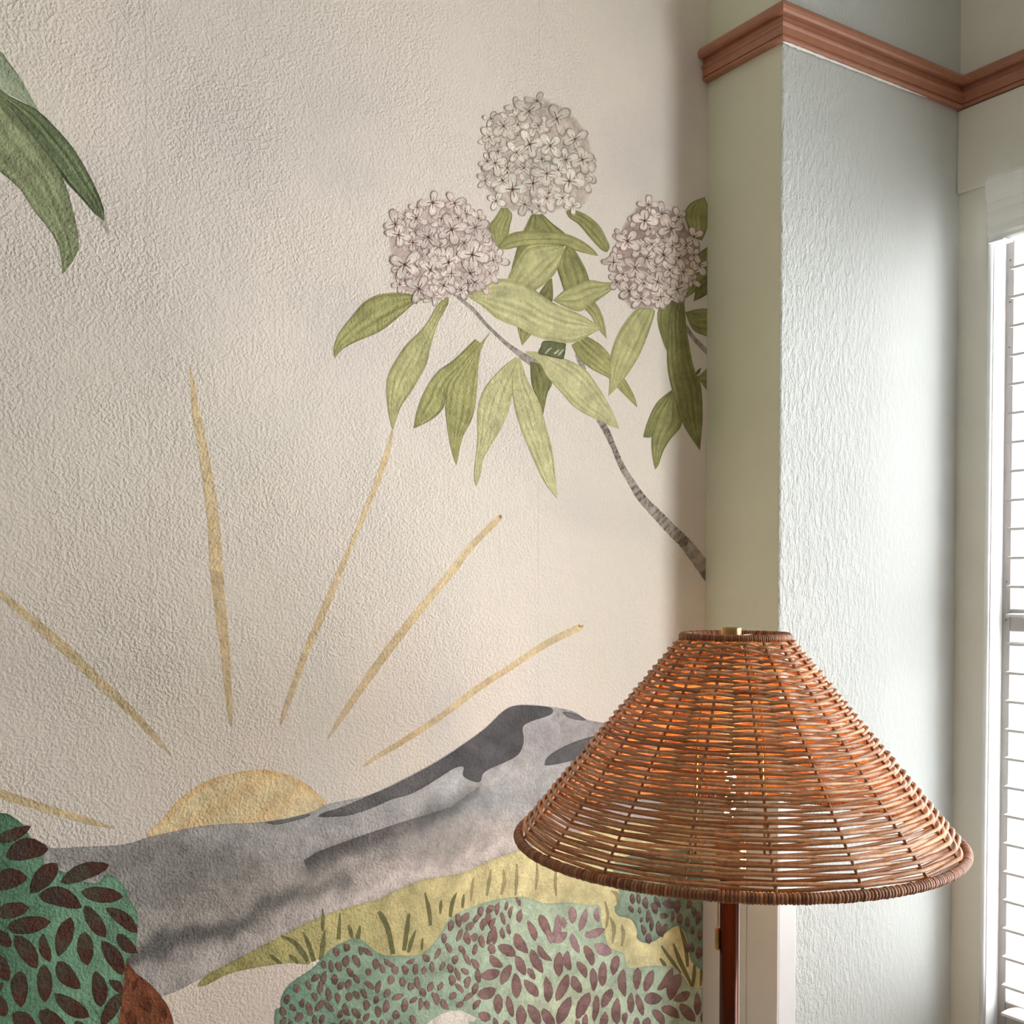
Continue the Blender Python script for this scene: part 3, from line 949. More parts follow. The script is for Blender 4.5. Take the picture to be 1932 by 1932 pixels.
BL = [[(608, 1714, 2), (609, 1735, 7), (608, 1757, 3)], [(612, 1755, 3), (609, 1780, 9), (605, 1812, 9)], [(529, 1765, 2), (552, 1776, 9), (568, 1793, 10), (580, 1814, 7)], [(571, 1758, 2), (582, 1782, 9), (592, 1814, 8)],
      [(509, 1801, 3), (518, 1809, 8), (531, 1818, 4)], [(545, 1801, 3), (553, 1808, 9), (562, 1818, 4)], [(641, 1722, 2), (640, 1745, 6), (638, 1772, 8)], [(679, 1746, 3), (676, 1762, 8), (671, 1784, 6)], [(657, 1745, 4), (661, 1757, 8), (664, 1770, 4)],
      [(713, 1720, 6), (720, 1728, 10), (732, 1755, 10), (741, 1800, 9)], [(771, 1724, 5), (767, 1755, 9), (762, 1793, 8)], [(784, 1755, 2), (776, 1775, 8), (770, 1797, 6)], [(797, 1770, 2), (796, 1780, 5), (795, 1792, 3)],
      [(801, 1684, 2), (808, 1712, 8), (812, 1746, 6)], [(832, 1698, 3), (831, 1710, 7), (830, 1724, 3)], [(861, 1684, 2), (853, 1703, 8), (849, 1730, 6)], [(875, 1687, 3), (873, 1700, 6), (872, 1713, 4)],
      [(926, 1640, 3), (922, 1665, 7), (918, 1690, 4)], [(949, 1640, 2), (951, 1662, 8), (945, 1688, 5)], [(975, 1630, 3), (974, 1660, 7), (972, 1690, 4)], [(893, 1655, 2), (890, 1675, 6), (888, 1700, 3)], [(1012, 1625, 2), (1013, 1650, 6), (1010, 1680, 3)],
      [(1050, 1630, 2), (1047, 1660, 6), (1049, 1690, 3)], [(1152, 1680, 3), (1165, 1690, 9), (1168, 1720, 5)], [(1150, 1730, 3), (1158, 1750, 8), (1155, 1780, 3)], [(1172, 1745, 3), (1176, 1762, 7), (1172, 1785, 4)], [(1141, 1700, 3), (1146, 1725, 6), (1143, 1750, 3)],
      [(1247, 1784, 3), (1262, 1806, 7), (1284, 1836, 4)], [(1270, 1780, 3), (1282, 1812, 9), (1305, 1860, 5)], [(1282, 1748, 3), (1292, 1780, 8), (1297, 1824, 5)], [(1245, 1808, 4), (1252, 1818, 7), (1258, 1828, 3)], [(1310, 1815, 3), (1309, 1840, 7), (1306, 1862, 4)], [(1324, 1815, 3), (1323, 1835, 6), (1321, 1860, 3)]]
for b in BL:
    li = b[0][0] > 880 and b[0][0] < 1200
    stroke('painted_grass_blade', b, (176, 168, 128) if li else (122, 124, 84), (150, 142, 112) if li else (98, 102, 70), 1.2, meadow, a=0.72, mott=0.2, sub=5)

# --- bushes with their leaves
def bushcol(c0, c1, xa, xb):
    def fn(p, d):
        k = np.clip((p[:, 0] - xa) / (xb - xa), 0, 1)[:, None]
        m = (0.5 + 0.5 * np.sin(p[:, 0] * 0.045 + 2.2 * np.sin(p[:, 1] * 0.04 + 1)))[:, None]
        c = lin(c0)[None] * (1 - k) + lin(c1)[None] * k
        c = c * (0.9 + 0.16 * m)
        return c * (0.70 + 0.30 * np.clip(d / 4, 0, 1))[:, None]
    return fn
LEAF_N = [0]
def bush_leaf(x1, y1, x2, y2, w, c0, c1, layer, parent, two=True):
    """pointed oval painted leaf between two tips"""
    LEAF_N[0] += 1
    layer = layer + 0.012 * LEAF_N[0]
    n = 12
    a, b = np.array([x1, y1], float), np.array([x2, y2], float)
    ax_ = b - a
    nm = np.array([-ax_[1], ax_[0]]) / (np.linalg.norm(ax_) + 1e-9)
    t = np.linspace(0, 1, n)
    prof = np.sin(np.pi * t ** rng.uniform(0.8, 1.15)) ** 0.58
    bend = rng.normal(0, 0.05) * np.linalg.norm(ax_) * np.sin(np.pi * t)
    us = np.array([-0.5, -0.40, 0, 0.40, 0.5])
    pts = a[None, None] + t[:, None, None] * ax_ + nm * (bend[:, None] + prof[:, None] * w * us[None])[..., None]
    pts = pts + rng.normal(0, 0.35, pts.shape)
    k = np.clip((t[:, None] - rng.uniform(0.35, 0.6)) / 0.08, 0, 1) if two else np.zeros((n, 1))
    k = k * np.ones((1, 5))
    c = lin(c0)[None, None] * (1 - k[..., None]) + lin(c1)[None, None] * k[..., None]
    c = c * np.array([0.74, 1, 1.06, 1, 0.74])[None, :, None]
    Fc = []
    for i in range(n - 1):
        for j in range(4):
            s = i * 5 + j
            Fc.append([s, s + 1, s + 6, s + 5])
    return obj('painted_leaf', on_wall(pts.reshape(-1, 2), layer), Fc, M_PAINT, parent, cols=c.reshape(-1, 3))

LB = [(-380, 1700), (-350, 1620), (-280, 1570), (-200, 1545), (-120, 1538), (-60, 1530), (0, 1534), (14, 1535), (30, 1545), (44, 1556), (54, 1574), (63, 1590), (80, 1606), (84, 1630), (100, 1640), (126, 1646), (150, 1660), (182, 1666), (199, 1651), (215, 1653), (236, 1674), (243, 1697), (260, 1723),
      (258, 1761), (256, 1798), (247, 1802), (236, 1819), (234, 1854), (229, 1889), (220, 1950), (205, 2040), (150, 2120), (20, 2150), (-180, 2150), (-330, 2090), (-390, 1960), (-400, 1830)]
lb = patch('painted_bush', LB, 9, bushcol((92, 130, 104), (124, 166, 138), 0, 120), 1.5, n=4)
pot = patch('painted_trunk', [(238, 1816), (257, 1836), (281, 1854), (302, 1878), (320, 1906), (330, 1950), (326, 2030), (290, 2100), (200, 2120), (195, 2040), (215, 1950), (228, 1889), (233, 1850)], 7, flatcol((138, 82, 56), 0.75), 1.4, n=4)
for q in [(268, 1872, 282, 1910, 22), (244, 1905, 252, 1945, 22), (262, 1845, 250, 1870, 10), (300, 1890, 312, 1925, 12)]:
    bush_leaf(*q, (112, 62, 42), (100, 54, 36), 1.5, pot)
Z3 = lambda x, y: (x / 4.275, 1480 + y / 4.275)
LBL = [(-40, 450, 247, 338, 100, .35), (45, 575, 390, 520, 175, 1), (-60, 815, 220, 745, 165, .9), (243, 875, 462, 635, 155, .9), (488, 790, 880, 650, 135, .5), (308, 890, 658, 990, 155, .95), (648, 868, 992, 905, 130, .5),
       (-40, 1040, 232, 990, 130, .5), (55, 1158, 408, 1105, 140, .8), (683, 975, 850, 1232, 120, .5), (850, 995, 1107, 1195, 110, .55), (470, 1385, 572, 1070, 140, .65), (945, 1205, 1102, 1362, 100, .8), (118, 1215, 298, 1482, 140, .65),
       (343, 1200, 402, 1432, 88, .65), (678, 1185, 702, 1458, 132, .5), (818, 1260, 992, 1532, 130, .8), (-40, 1180, 88, 1305, 105, 1), (-30, 1375, 65, 1585, 125, .9), (158, 1505, 168, 1798, 138, .8), (352, 1452, 362, 1758, 125, .55),
       (462, 1425, 645, 1645, 138, .65), (768, 1502, 812, 1793, 130, .75), (878, 1578, 990, 1685, 78, .65), (438, 1688, 718, 1872, 135, .65), (972, 1685, 818, 1945, 112, .65), (318, 1825, 535, 1965, 140, .65), (100, 1845, 285, 1965, 140, .9),
       (-40, 1690, 45, 1870, 118, .9), (600, 1915, 700, 1990, 80, .6), (20, 1600, -60, 1690, 70, .8)]
for x1, y1, x2, y2, w_, k in LBL:
    a_, b_ = Z3(x1, y1), Z3(x2, y2)
    c0 = (88 - 12 * k, 82 - 24 * k, 66 - 14 * k)
    bush_leaf(*a_, *b_, w_ / 4.275, c0, (84, 54, 44), 1.7, lb)

RBp = [(519, 1950), (519, 1907), (529, 1900), (530, 1883), (543, 1860), (564, 1843), (583, 1831), (605, 1810), (624, 1790), (643, 1779), (664, 1771), (681, 1773), (698, 1786), (710, 1795), (729, 1803), (752, 1802), (786, 1802), (810, 1788), (833, 1757),
       (848, 1733), (871, 1719), (900, 1707), (935, 1697), (972, 1692), (993, 1693), (1030, 1704), (1070, 1702), (1110, 1707), (1131, 1709), (1134, 1740), (1140, 1758), (1147, 1784), (1163, 1793), (1178, 1800), (1186, 1825), (1226, 1822), (1268, 1824), (1287, 1840),
       (1305, 1863), (1336, 1870), (1336, 1950), (1336, 2110), (1150, 2130), (950, 2120), (760, 2110), (600, 2080), (530, 2020)]
def rbcol(p, d):
    k = np.clip((p[:, 0] - 560) / 430, 0, 1)[:, None]
    c = lin((122, 156, 138))[None] * (1 - k) + lin((184, 204, 182))[None] * k
    pale = np.exp(-(((p[:, 0] - 1080) / 90) ** 2 + ((p[:, 1] - 1905) / 60) ** 2))[:, None] * 0.6
    c = c * (1 - pale) + lin((214, 220, 190))[None] * pale
    m = (0.5 + 0.5 * np.sin(p[:, 0] * 0.05 + 2.2 * np.sin(p[:, 1] * 0.045)))[:, None]
    c = c * (0.92 + 0.12 * m)
    return c * (0.78 + 0.22 * np.clip(d / 4, 0, 1))[:, None]
rb = patch('painted_bush', RBp, 8, rbcol, 1.5, n=4)
patch('painted_paper_gap', [(775, 1965), (795, 1940), (812, 1925), (832, 1913), (850, 1907), (868, 1906), (886, 1914), (901, 1921), (893, 1928), (884, 1926), (884, 1934), (870, 1931), (866, 1950), (840, 1968), (805, 1975)], 8, flatcol((232, 226, 218), 0.96), 1.6, rb, smooth=False)  # bare paper tone showing through the bush
Z6 = lambda x, y: (900 + x / 4.293, 1600 + y / 4.293)
RBL = [(165, 790, 310, 870, 90), (305, 690, 410, 850, 88), (435, 820, 530, 1010, 80), (490, 790, 605, 910, 60), (315, 870, 388, 1030, 78), (410, 970, 465, 1065, 52), (20, 1040, 182, 1000, 90), (192, 1108, 272, 940, 74), (315, 1215, 308, 1010, 84), (0, 1190, 150, 1140, 98),
       (378, 1065, 492, 1200, 82), (552, 1035, 570, 1252, 78), (638, 1238, 735, 1020, 84), (665, 838, 662, 1042, 82), (730, 830, 752, 992, 66), (760, 690, 827, 852, 58), (805, 918, 882, 1052, 66), (770, 1030, 842, 1172, 78), (870, 788, 932, 952, 72), (948, 780, 1087, 850, 96),
       (933, 968, 942, 1162, 64), (1022, 918, 1012, 1122, 72), (1132, 868, 1098, 1032, 72), (1180, 978, 1196, 1203, 72), (1302, 968, 1288, 1148, 68), (1422, 985, 1358, 1162, 76), (1580, 968, 1458, 1152, 70), (1642, 1018, 1558, 1232, 104), (1350, 1222, 1497, 1218, 100), (1588, 1232, 1722, 1168, 78),
       (1245, 1168, 1245, 1342, 58), (1290, 1178, 1342, 1357, 58), (1012, 1292, 1092, 1138, 76), (907, 1168, 808, 1385, 92), (755, 1202, 650, 1428, 92), (967, 1188, 943, 1405, 58), (1135, 1208, 1130, 1428, 78), (1037, 1325, 1005, 1465, 68), (172, 1178, 168, 1345, 78), (245, 1198, 287, 1368, 60),
       (350, 1268, 348, 1450, 88), (413, 1262, 505, 1430, 88), (530, 1298, 625, 1450, 82), (8, 1338, 107, 1385, 82), (1420, 1308, 1512, 1435, 72), (1488, 1290, 1635, 1372, 82), (1640, 1258, 1765, 1405, 86), (1780, 1168, 1782, 1355, 58), (1385, 1368, 1358, 1465, 68), (1842, 1308, 1832, 1425, 48),
       (103, 868, 203, 962, 74), (408, 588, 472, 752, 62), (128, 618, 137, 782, 58), (192, 518, 222, 622, 38), (352, 498, 338, 602, 52), (92, 518, 100, 632, 48), (310, 398, 347, 472, 32), (172, 438, 158, 542, 40), (508, 538, 590, 722, 76), (652, 538, 620, 772, 66), (760, 468, 772, 612, 66),
       (882, 488, 828, 672, 58), (970, 478, 982, 602, 48), (640, 770, 725, 680, 72), (868, 712, 1032, 655, 70), (600, 770, 560, 660, 60), (200, 640, 215, 735, 40), (255, 610, 258, 700, 36), (285, 470, 268, 570, 34), (12, 480, 30, 560, 40), (35, 590, 45, 670, 36), (690, 560, 705, 650, 44), (240, 430, 232, 505, 30),
       (105, 790, 108, 860, 30), (880, 1340, 868, 1460, 50), (1200, 1330, 1195, 1425, 48), (1290, 1370, 1280, 1460, 50), (690, 1440, 760, 1480, 60), (230, 1390, 245, 1460, 60), (135, 1370, 160, 1450, 40), (800, 1390, 830, 1480, 50)]
for x1, y1, x2, y2, w_ in RBL:
    a_, b_ = Z6(x1, y1), Z6(x2, y2)
    mauve = 700 < (a_[1] + b_[1]) / 2 - 1000 < 800 and 1020 < a_[0] < 1150
    cc = (156, 128, 132) if mauve else (128, 100, 98)
    bush_leaf(*a_, *b_, w_ / 4.293, tuple(v + 14 for v in cc), cc, 1.7, rb)
# leaves of the two bushes where they go on past the frame of the picture
def scatter(poly, box, count, ln, wd, gap, cols, parent, keep):
    pl = smooth_poly(poly, 4)
    got, tries = [], 0
    while len(got) < count and tries < 4000:
        tries += 1
        x, y = rng.uniform(box[0], box[2]), rng.uniform(box[1], box[3])
        q = np.array([[x, y]])
        if not keep(x, y) or not inside(q, pl)[0] or bdist(q, pl)[0] < ln * 0.42 or any((x - a) ** 2 * 1.7 + (y - b) ** 2 < gap ** 2 for a, b in got):
            continue
        got.append((x, y))
        an = math.radians(90 + rng.normal(0, 34))
        dx, dy = math.cos(an) * ln / 2, math.sin(an) * ln / 2
        bush_leaf(x - dx, y - dy, x + dx, y + dy, wd * rng.uniform(0.85, 1.1), cols[0], cols[1], 1.7, parent)
scatter(LB, (-400, 1530, 230, 2150), 60, 70, 32, 66, ((80, 66, 56), (84, 54, 44)), lb, lambda x, y: x < -45 or y > 1968)
scatter(RBp, (530, 1965, 1336, 2130), 90, 48, 19, 46, ((142, 114, 112), (128, 100, 98)), rb, lambda x, y: y > 1972 and not (770 < x < 880 and y < 1990))
# the many small leaves of the bush's other half
rbs = smooth_poly(RBp, 4)
placed = []
tries = 0
while len(placed) < 170 and tries < 9000:
    tries += 1
    x, y = rng.uniform(522, 930), rng.uniform(1700, 1940)
    if x > 905 and y > 1790:
        continue
    if 790 < x < 905 and y > 1898:
        continue
    pp = np.array([[x, y]])
    ln = rng.uniform(15, 27)
    if not inside(pp, rbs)[0] or bdist(pp, rbs)[0] < 9:
        continue
    if any((x - a) ** 2 * 2.4 + (y - b) ** 2 * 0.85 < 20.5 ** 2 for a, b in placed):
        continue
    placed.append((x, y))
    an = math.radians(90 + rng.normal(-8 if x < 700 else 6, 26))
    dx, dy = math.cos(an) * ln / 2, math.sin(an) * ln / 2
    cc = (104, 80, 72) if x < 720 else (124, 98, 96)
    bush_leaf(x - dx, y - dy, x + dx, y + dy, rng.uniform(8.5, 13), tuple(v + 18 for v in cc), cc, 1.7, rb, two=rng.uniform() < 0.4)

TRB = [(1166, 1620), (1170, 1690), (1159, 1712), (1165, 1727), (1190, 1735), (1201, 1756), (1201, 1770), (1215, 1779), (1235, 1775), (1255, 1760), (1276, 1747), (1291, 1758), (1299, 1790), (1306, 1816), (1336, 1816), (1336, 1620)]
tb = patch('painted_bush', TRB, 8, bushcol((150, 172, 154), (128, 152, 134), 1160, 1300), 1.35, n=4)
TBL = [(1362, 395, 1372, 492, 44), (1438, 388, 1482, 482, 34), (1420, 440, 1452, 532, 48), (1500, 440, 1602, 470, 66), (1478, 548, 1547, 548, 44), (1575, 508, 1575, 592, 30), (1622, 418, 1618, 532, 58), (1712, 408, 1698, 492, 44), (1792, 508, 1778, 622, 44), (1850, 568, 1857, 662, 48),
       (1700, 558, 1700, 642, 40), (1642, 528, 1640, 622, 48), (1382, 498, 1374, 602, 34), (1412, 558, 1410, 672, 32), (1463, 588, 1497, 722, 54), (1535, 612, 1490, 720, 46), (1333, 618, 1352, 707, 34), (1385, 688, 1392, 772, 48), (1745, 628, 1745, 702, 34), (1802, 648, 1798, 752, 40),
       (1792, 798, 1783, 897, 54), (1228, 468, 1262, 522, 34), (1310, 478, 1317, 532, 24), (1250, 368, 1260, 452, 38), (1302, 368, 1310, 452, 34), (1690, 770, 1700, 850, 40), (1740, 760, 1745, 840, 36), (1850, 700, 1852, 780, 40), (1835, 440, 1830, 530, 40), (1560, 410, 1545, 450, 30), (1745, 470, 1755, 560, 40), (1330, 560, 1325, 600, 22)]
for x1, y1, x2, y2, w_ in TBL:
    a_, b_ = Z6(x1, y1), Z6(x2, y2)
    bush_leaf(*a_, *b_, w_ / 4.293, (120, 100, 98), (102, 78, 78), 1.45, tb)

# --- long drooping leaves at the top of the left side
leaf('painted_leaf', [(-250, -20), (-150, 10), (-60, 60), (0, 96), (16, 117), (39, 148), (54, 176), (69, 202), (75, 214)], [(-250, -20), (-150, 60), (-60, 145), (-30, 160), (0, 171), (20, 180), (39, 189), (60, 203), (75, 214)], (176, 184, 160), (128, 140, 104), 0.5, veins=2, contrast=0.35)
leaf('painted_leaf', [(-250, -15), (-150, 60), (-50, 138), (0, 170), (26, 186), (72, 209), (114, 251), (140, 282), (166, 326), (181, 355), (193, 385), (200, 412), (197, 418)],
     [(-250, -15), (-150, 75), (-50, 150), (0, 186), (26, 212), (57, 253), (88, 295), (114, 328), (124, 343), (155, 376), (179, 404), (190, 416), (197, 418)], (134, 146, 108), (58, 68, 46), 0.65, veins=3.5, contrast=0.8, shade=0.15)
leaf('painted_leaf', [(-250, -10), (-170, 90), (-70, 245), (0, 324), (34, 352), (65, 399), (93, 433), (111, 464), (116, 490), (118, 518)],
     [(-250, -10), (-150, 40), (-60, 118), (0, 184), (57, 251), (114, 326), (135, 389), (147, 440), (147, 477), (118, 518)], (164, 170, 132), (96, 104, 70), 0.8, veins=3.2, contrast=0.75)
patch('painted_wash', [(186, 414), (198, 412), (205, 428), (206, 442), (198, 434)], 6, flatcol((198, 192, 176), 0.95, 0.6), 0.5)

# --- flowering branch
BR, BRD = (168, 158, 148), (112, 102, 94)
stroke('painted_stem', [(862, 560, 5), (890, 582, 7), (917, 612, 6), (949, 643, 7), (974, 663, 10), (994, 677, 15), (1012, 688, 14), (1027, 698, 8)], BR, BRD, 0.5, mott=0.7)
stroke('painted_stem', [(1088, 668, 8), (1096, 684, 11), (1102, 698, 8)], BR, BRD, 0.5, mott=0.6)
stroke('painted_stem', [(1130, 790, 12), (1145, 816, 12), (1157, 843, 10), (1172, 878, 11), (1188, 905, 13), (1209, 938, 16), (1236, 967, 19), (1267, 1000, 21), (1294, 1027, 23), (1331, 1075, 27), (1350, 1100, 27)], (172, 160, 150), (96, 84, 76), 0.5, mott=0.95, sub=12)
stroke('painted_stem', [(1293, 615, 7), (1310, 640, 8), (1338, 668, 10)], BR, BRD, 0.5, mott=0.7)
G1, G1D = (212, 206, 160), (166, 160, 104)      # pale leaf
G2, G2D = (178, 174, 118), (122, 118, 68)      # mid leaf
G3, G3D = (140, 138, 88), (90, 88, 52)         # dark leaf
LEAVES = [
    (2, .5, [(1078, 651), (1092, 677), (1118, 698), (1149, 714), (1168, 735), (1202, 769)], [(1106, 634), (1131, 649), (1151, 671), (1180, 717), (1197, 749), (1202, 769)], 4),
    (3, .52, [(1000, 682), (1003, 726), (1016, 756), (1024, 784)], [(1024, 688), (1041, 720), (1032, 745), (1024, 784)], 3),
    (2, .55, [(896, 640), (857, 678), (826, 701), (803, 734), (787, 773), (780, 809)], [(910, 650), (880, 690), (857, 717), (840, 745), (837, 768), (817, 790), (780, 809)], 3),
    (2, .60, [(927, 625), (896, 660), (862, 700), (843, 729), (840, 768), (845, 815), (852, 852), (861, 878)], [(927, 625), (910, 653), (903, 684), (900, 726), (893, 782), (873, 824), (866, 852), (861, 878)], 4),
    (1, .55, [(972, 675), (946, 695), (915, 731), (901, 773), (901, 824), (896, 874), (894, 902), (898, 918)], [(978, 676), (976, 700), (967, 740), (957, 782), (940, 818), (912, 865), (907, 893), (898, 918)], 4),
    (1, .60, [(977, 675), (966, 712), (968, 756), (982, 807), (1002, 857), (1027, 910), (1051, 941)], [(981, 676), (996, 720), (1016, 756), (1030, 804), (1042, 851), (1048, 907), (1051, 941)], 4),
    (1, .65, [(990, 663), (1021, 665), (1066, 677), (1102, 696), (1118, 715), (1144, 756), (1161, 790), (1168, 809)], [(990, 663), (1010, 678), (1021, 691), (1033, 712), (1058, 740), (1080, 765), (1105, 782), (1130, 793), (1150, 803), (1168, 809)], 5),
    (2, .50, [(801, 565), (776, 555), (745, 552), (714, 556), (687, 570), (662, 599), (641, 626), (630, 653), (631, 676)], [(801, 565), (780, 574), (749, 601), (716, 626), (672, 645), (646, 659), (631, 676)], 3),
    (1.5, .50, [(844, 560), (828, 572), (799, 618), (766, 651), (743, 686), (731, 712), (729, 745), (735, 790), (741, 812)], [(847, 562), (845, 574), (825, 612), (809, 665), (806, 684), (781, 731), (756, 768), (746, 796), (741, 812)], 4),
    (3, .50, [(1017, 553), (1030, 535), (1041, 525)], [(1041, 571), (1043, 557), (1041, 525)], 2),
    (2.5, .55, [(1002, 406), (994, 422), (986, 440), (975, 470), (962, 520)], [(1023, 404), (1041, 421), (1068, 445), (1060, 470), (1000, 530)], 4),
    (2.5, .60, [(1067, 466), (1059, 484), (1051, 504), (1057, 527), (1064, 549)], [(1070, 464), (1082, 470), (1094, 488), (1106, 512), (1113, 535)], 3),
    (2, .62, [(940, 468), (945, 455), (954, 445), (978, 437), (1006, 437), (1037, 438), (1072, 443), (1102, 457), (1122, 474), (1128, 483)], [(940, 468), (954, 471), (978, 466), (1008, 463), (1037, 462), (1063, 463), (1084, 472), (1108, 479), (1128, 483)], 2),
    (2, .58, [(946, 392), (935, 409), (921, 429), (925, 447), (939, 467)], [(956, 392), (966, 405), (962, 425), (958, 443), (947, 455), (939, 467)], 4),
    (2.4, .5, [(1068, 398), (1082, 396), (1108, 407), (1131, 427), (1143, 449), (1150, 466), (1145, 476)], [(1068, 401), (1074, 411), (1092, 424), (1108, 443), (1122, 459), (1135, 472), (1145, 476)], 2.5),
    (1.4, .70, [(1063, 465), (1027, 461), (994, 466), (978, 488), (966, 508), (958, 532), (980, 552)], [(1064, 467), (1060, 485), (1049, 512), (1033, 531), (1011, 547), (995, 553), (980, 552)], 4),
    (1.6, .66, [(1043, 567), (1061, 551), (1082, 539), (1112, 529), (1139, 533), (1162, 532)], [(1043, 567), (1067, 580), (1092, 588), (1108, 580), (1127, 567), (1151, 549), (1162, 532)], 3),
    (1.8, .60, [(1104, 584), (1116, 598), (1127, 618), (1144, 640)], [(1120, 568), (1129, 580), (1137, 598), (1142, 620), (1144, 640)], 2),
    (1.1, .75, [(880, 558), (899, 547), (935, 527), (970, 529), (998, 539), (1027, 561), (1057, 578), (1092, 592), (1122, 610), (1136, 620)], [(880, 558), (909, 577), (939, 602), (978, 618), (1007, 634), (1047, 645), (1080, 647), (1106, 636), (1120, 628), (1136, 620)], 5),
    (2.5, .70, [(976, 617), (980, 634), (985, 652)], [(1003, 630), (994, 641), (985, 652)], 2),
    (1.5, .72, [(1214, 582), (1200, 584), (1174, 615), (1157, 652), (1150, 686), (1150, 720), (1148, 747)], [(1222, 582), (1235, 586), (1225, 623), (1208, 666), (1188, 700), (1168, 726), (1148, 747)], 4),
    (3, .60, [(1258, 562), (1242, 584), (1241, 612), (1251, 646), (1259, 665)], [(1275, 556), (1272, 590), (1268, 630), (1259, 665)], 3),
    (2.7, .70, [(1279, 558), (1262, 595), (1259, 635), (1259, 692), (1271, 749), (1288, 800), (1320, 850)], [(1290, 562), (1292, 592), (1296, 629), (1308, 692), (1322, 729), (1325, 786), (1322, 828), (1320, 850)], 4),
    (3, .62, [(1267, 736), (1239, 760), (1222, 794), (1213, 825)], [(1268, 740), (1268, 760), (1245, 794), (1230, 823), (1213, 825)], 3),
    (2.5, .66, [(1268, 740), (1245, 777), (1230, 820), (1230, 857), (1236, 886)], [(1270, 742), (1286, 797), (1265, 828), (1251, 851), (1242, 877), (1236, 886)], 3),
    (2.3, .55, [(1322, 454), (1306, 444), (1291, 407), (1302, 384), (1329, 372)], [(1324, 454), (1333, 433), (1338, 401), (1329, 372)], 4),
    (3.2, .60, [(1338, 518), (1316, 535), (1308, 569)], [(1338, 553), (1325, 561), (1308, 569)], 2),
    (2.4, .62, [(1292, 589), (1315, 584), (1338, 582)], [(1292, 589), (1308, 623), (1338, 636)], 3),
    (2.7, .57, [(1306, 492), (1318, 478), (1338, 463)], [(1308, 494), (1322, 496), (1338, 488)], 2),
    (2.6, .56, [(1291, 562), (1312, 518), (1338, 496)], [(1293, 563), (1318, 545), (1338, 520)], 2),
    (3.4, .50, [(1310, 706), (1316, 698), (1323, 694)], [(1310, 708), (1318, 705), (1323, 694)], 1),
    (2.4, .50, [(1312, 712), (1326, 702), (1338, 688)], [(1314, 714), (1328, 730), (1338, 745)], 2),
]
def tone(k):
    s = [(G1, G1D), (G2, G2D), (G3, G3D)]
    k = min(max(k, 1), 3.4) - 1
    i = min(int(k), 1)
    f = k - i
    return tuple(np.array(s[i][0]) * (1 - f) + np.array(s[i + 1][0]) * f), tuple(np.array(s[i][1]) * (1 - f) + np.array(s[i + 1][1]) * f)
for i, (k, ly, Lp, Rp, vn) in enumerate(LEAVES):
    l_, d_ = tone(k)
    leaf('painted_leaf', Lp, Rp, l_, d_, 0.35 + ly * 1.6 + 0.02 * i, veins=vn * 1.15, contrast=0.8, rows=26, colsn=29)
tagp = patch('painted_tag', [(1027, 643), (1063, 647), (1067, 653), (1064, 673), (1059, 678), (1029, 671), (1015, 667), (1020, 655)], 5, flatcol((112, 114, 80), 0.62), 1.75, n=3)
for s in ([(1040, 656, 2), (1033, 662, 4), (1028, 668, 2)], [(1054, 660, 2), (1049, 665, 4), (1044, 668, 2)], [(1063, 659, 2), (1057, 666, 4), (1052, 671, 2)]):
    stroke('painted_glint', s, (196, 196, 160), (170, 170, 130), 1.85, tagp, mott=0.1, sub=4)

# flower heads, each a ball of four-petalled florets
def floret(cx_, cy_, r, rot, head, depth, layer, squash, light, mid, dark):
    V, Cc, Fc = [], [], []
    def add(pts, cols, faces, dl):
        n = len(V)
        V.extend(on_wall(pts, layer + dl).tolist())
        Cc.extend(cols)
        Fc.extend([[i + n for i in f] for f in faces])
    ll, mm, dd = lin(light), lin(mid), lin(dark)
    for q in range(4):
        a = rot + q * math.pi / 2 + rng.normal(0, 0.14)
        ln = r * rng.uniform(0.9, 1.2) * (squash if q % 2 else 1.0)
        wd = r * rng.uniform(0.56, 0.74)
        ca, sa = math.cos(a), math.sin(a)
        for scale, cc, dl, off in ((1.13, mm * 0.90, 0.0, 0.03), (1.0, ll, 0.05, 0.0)):
            n = 14
            t = np.arange(n) * 2 * math.pi / n
            lx = (0.54 + 0.46 * np.cos(t)) * ln * scale
            wy = np.sin(t) * wd * 0.52 * scale * (0.55 + 0.45 * (lx / (ln * scale)))
            px = cx_ + lx * ca - wy * sa + off * r
            py = cy_ + lx * sa + wy * ca + off * r
            ctr = np.array([[cx_ + 0.56 * ln * ca, cy_ + 0.56 * ln * sa]])
            pts = np.vstack([np.stack([px, py], 1), ctr])
            rim = 0.80 if scale > 1 else 0.93
            cl = [np.r_[cc * rim, 1.0] for _ in range(n)] + [np.r_[cc * (1.0 if scale > 1 else 1.05), 1.0]]
            add(pts, cl, [[i, (i + 1) % n, n] for i in range(n)], dl + 0.012 * q)
        # vein stroke out of the throat
        v = np.array([[0.0, -0.055], [0.55 * rng.uniform(0.7, 1.1), -0.02], [0.55, 0.02], [0.0, 0.055]]) * r
        pts = np.stack([cx_ + v[:, 0] * ca - v[:, 1] * sa, cy_ + v[:, 0] * sa + v[:, 1] * ca], 1)
        k = rng.uniform(0.8, 1.25)
        add(pts, [np.r_[dd * k, 0.9]] * 4, [[0, 1, 2, 3]], 0.11)
    obj('floret', V, Fc, M_PAINT, head, cols=np.array(Cc))

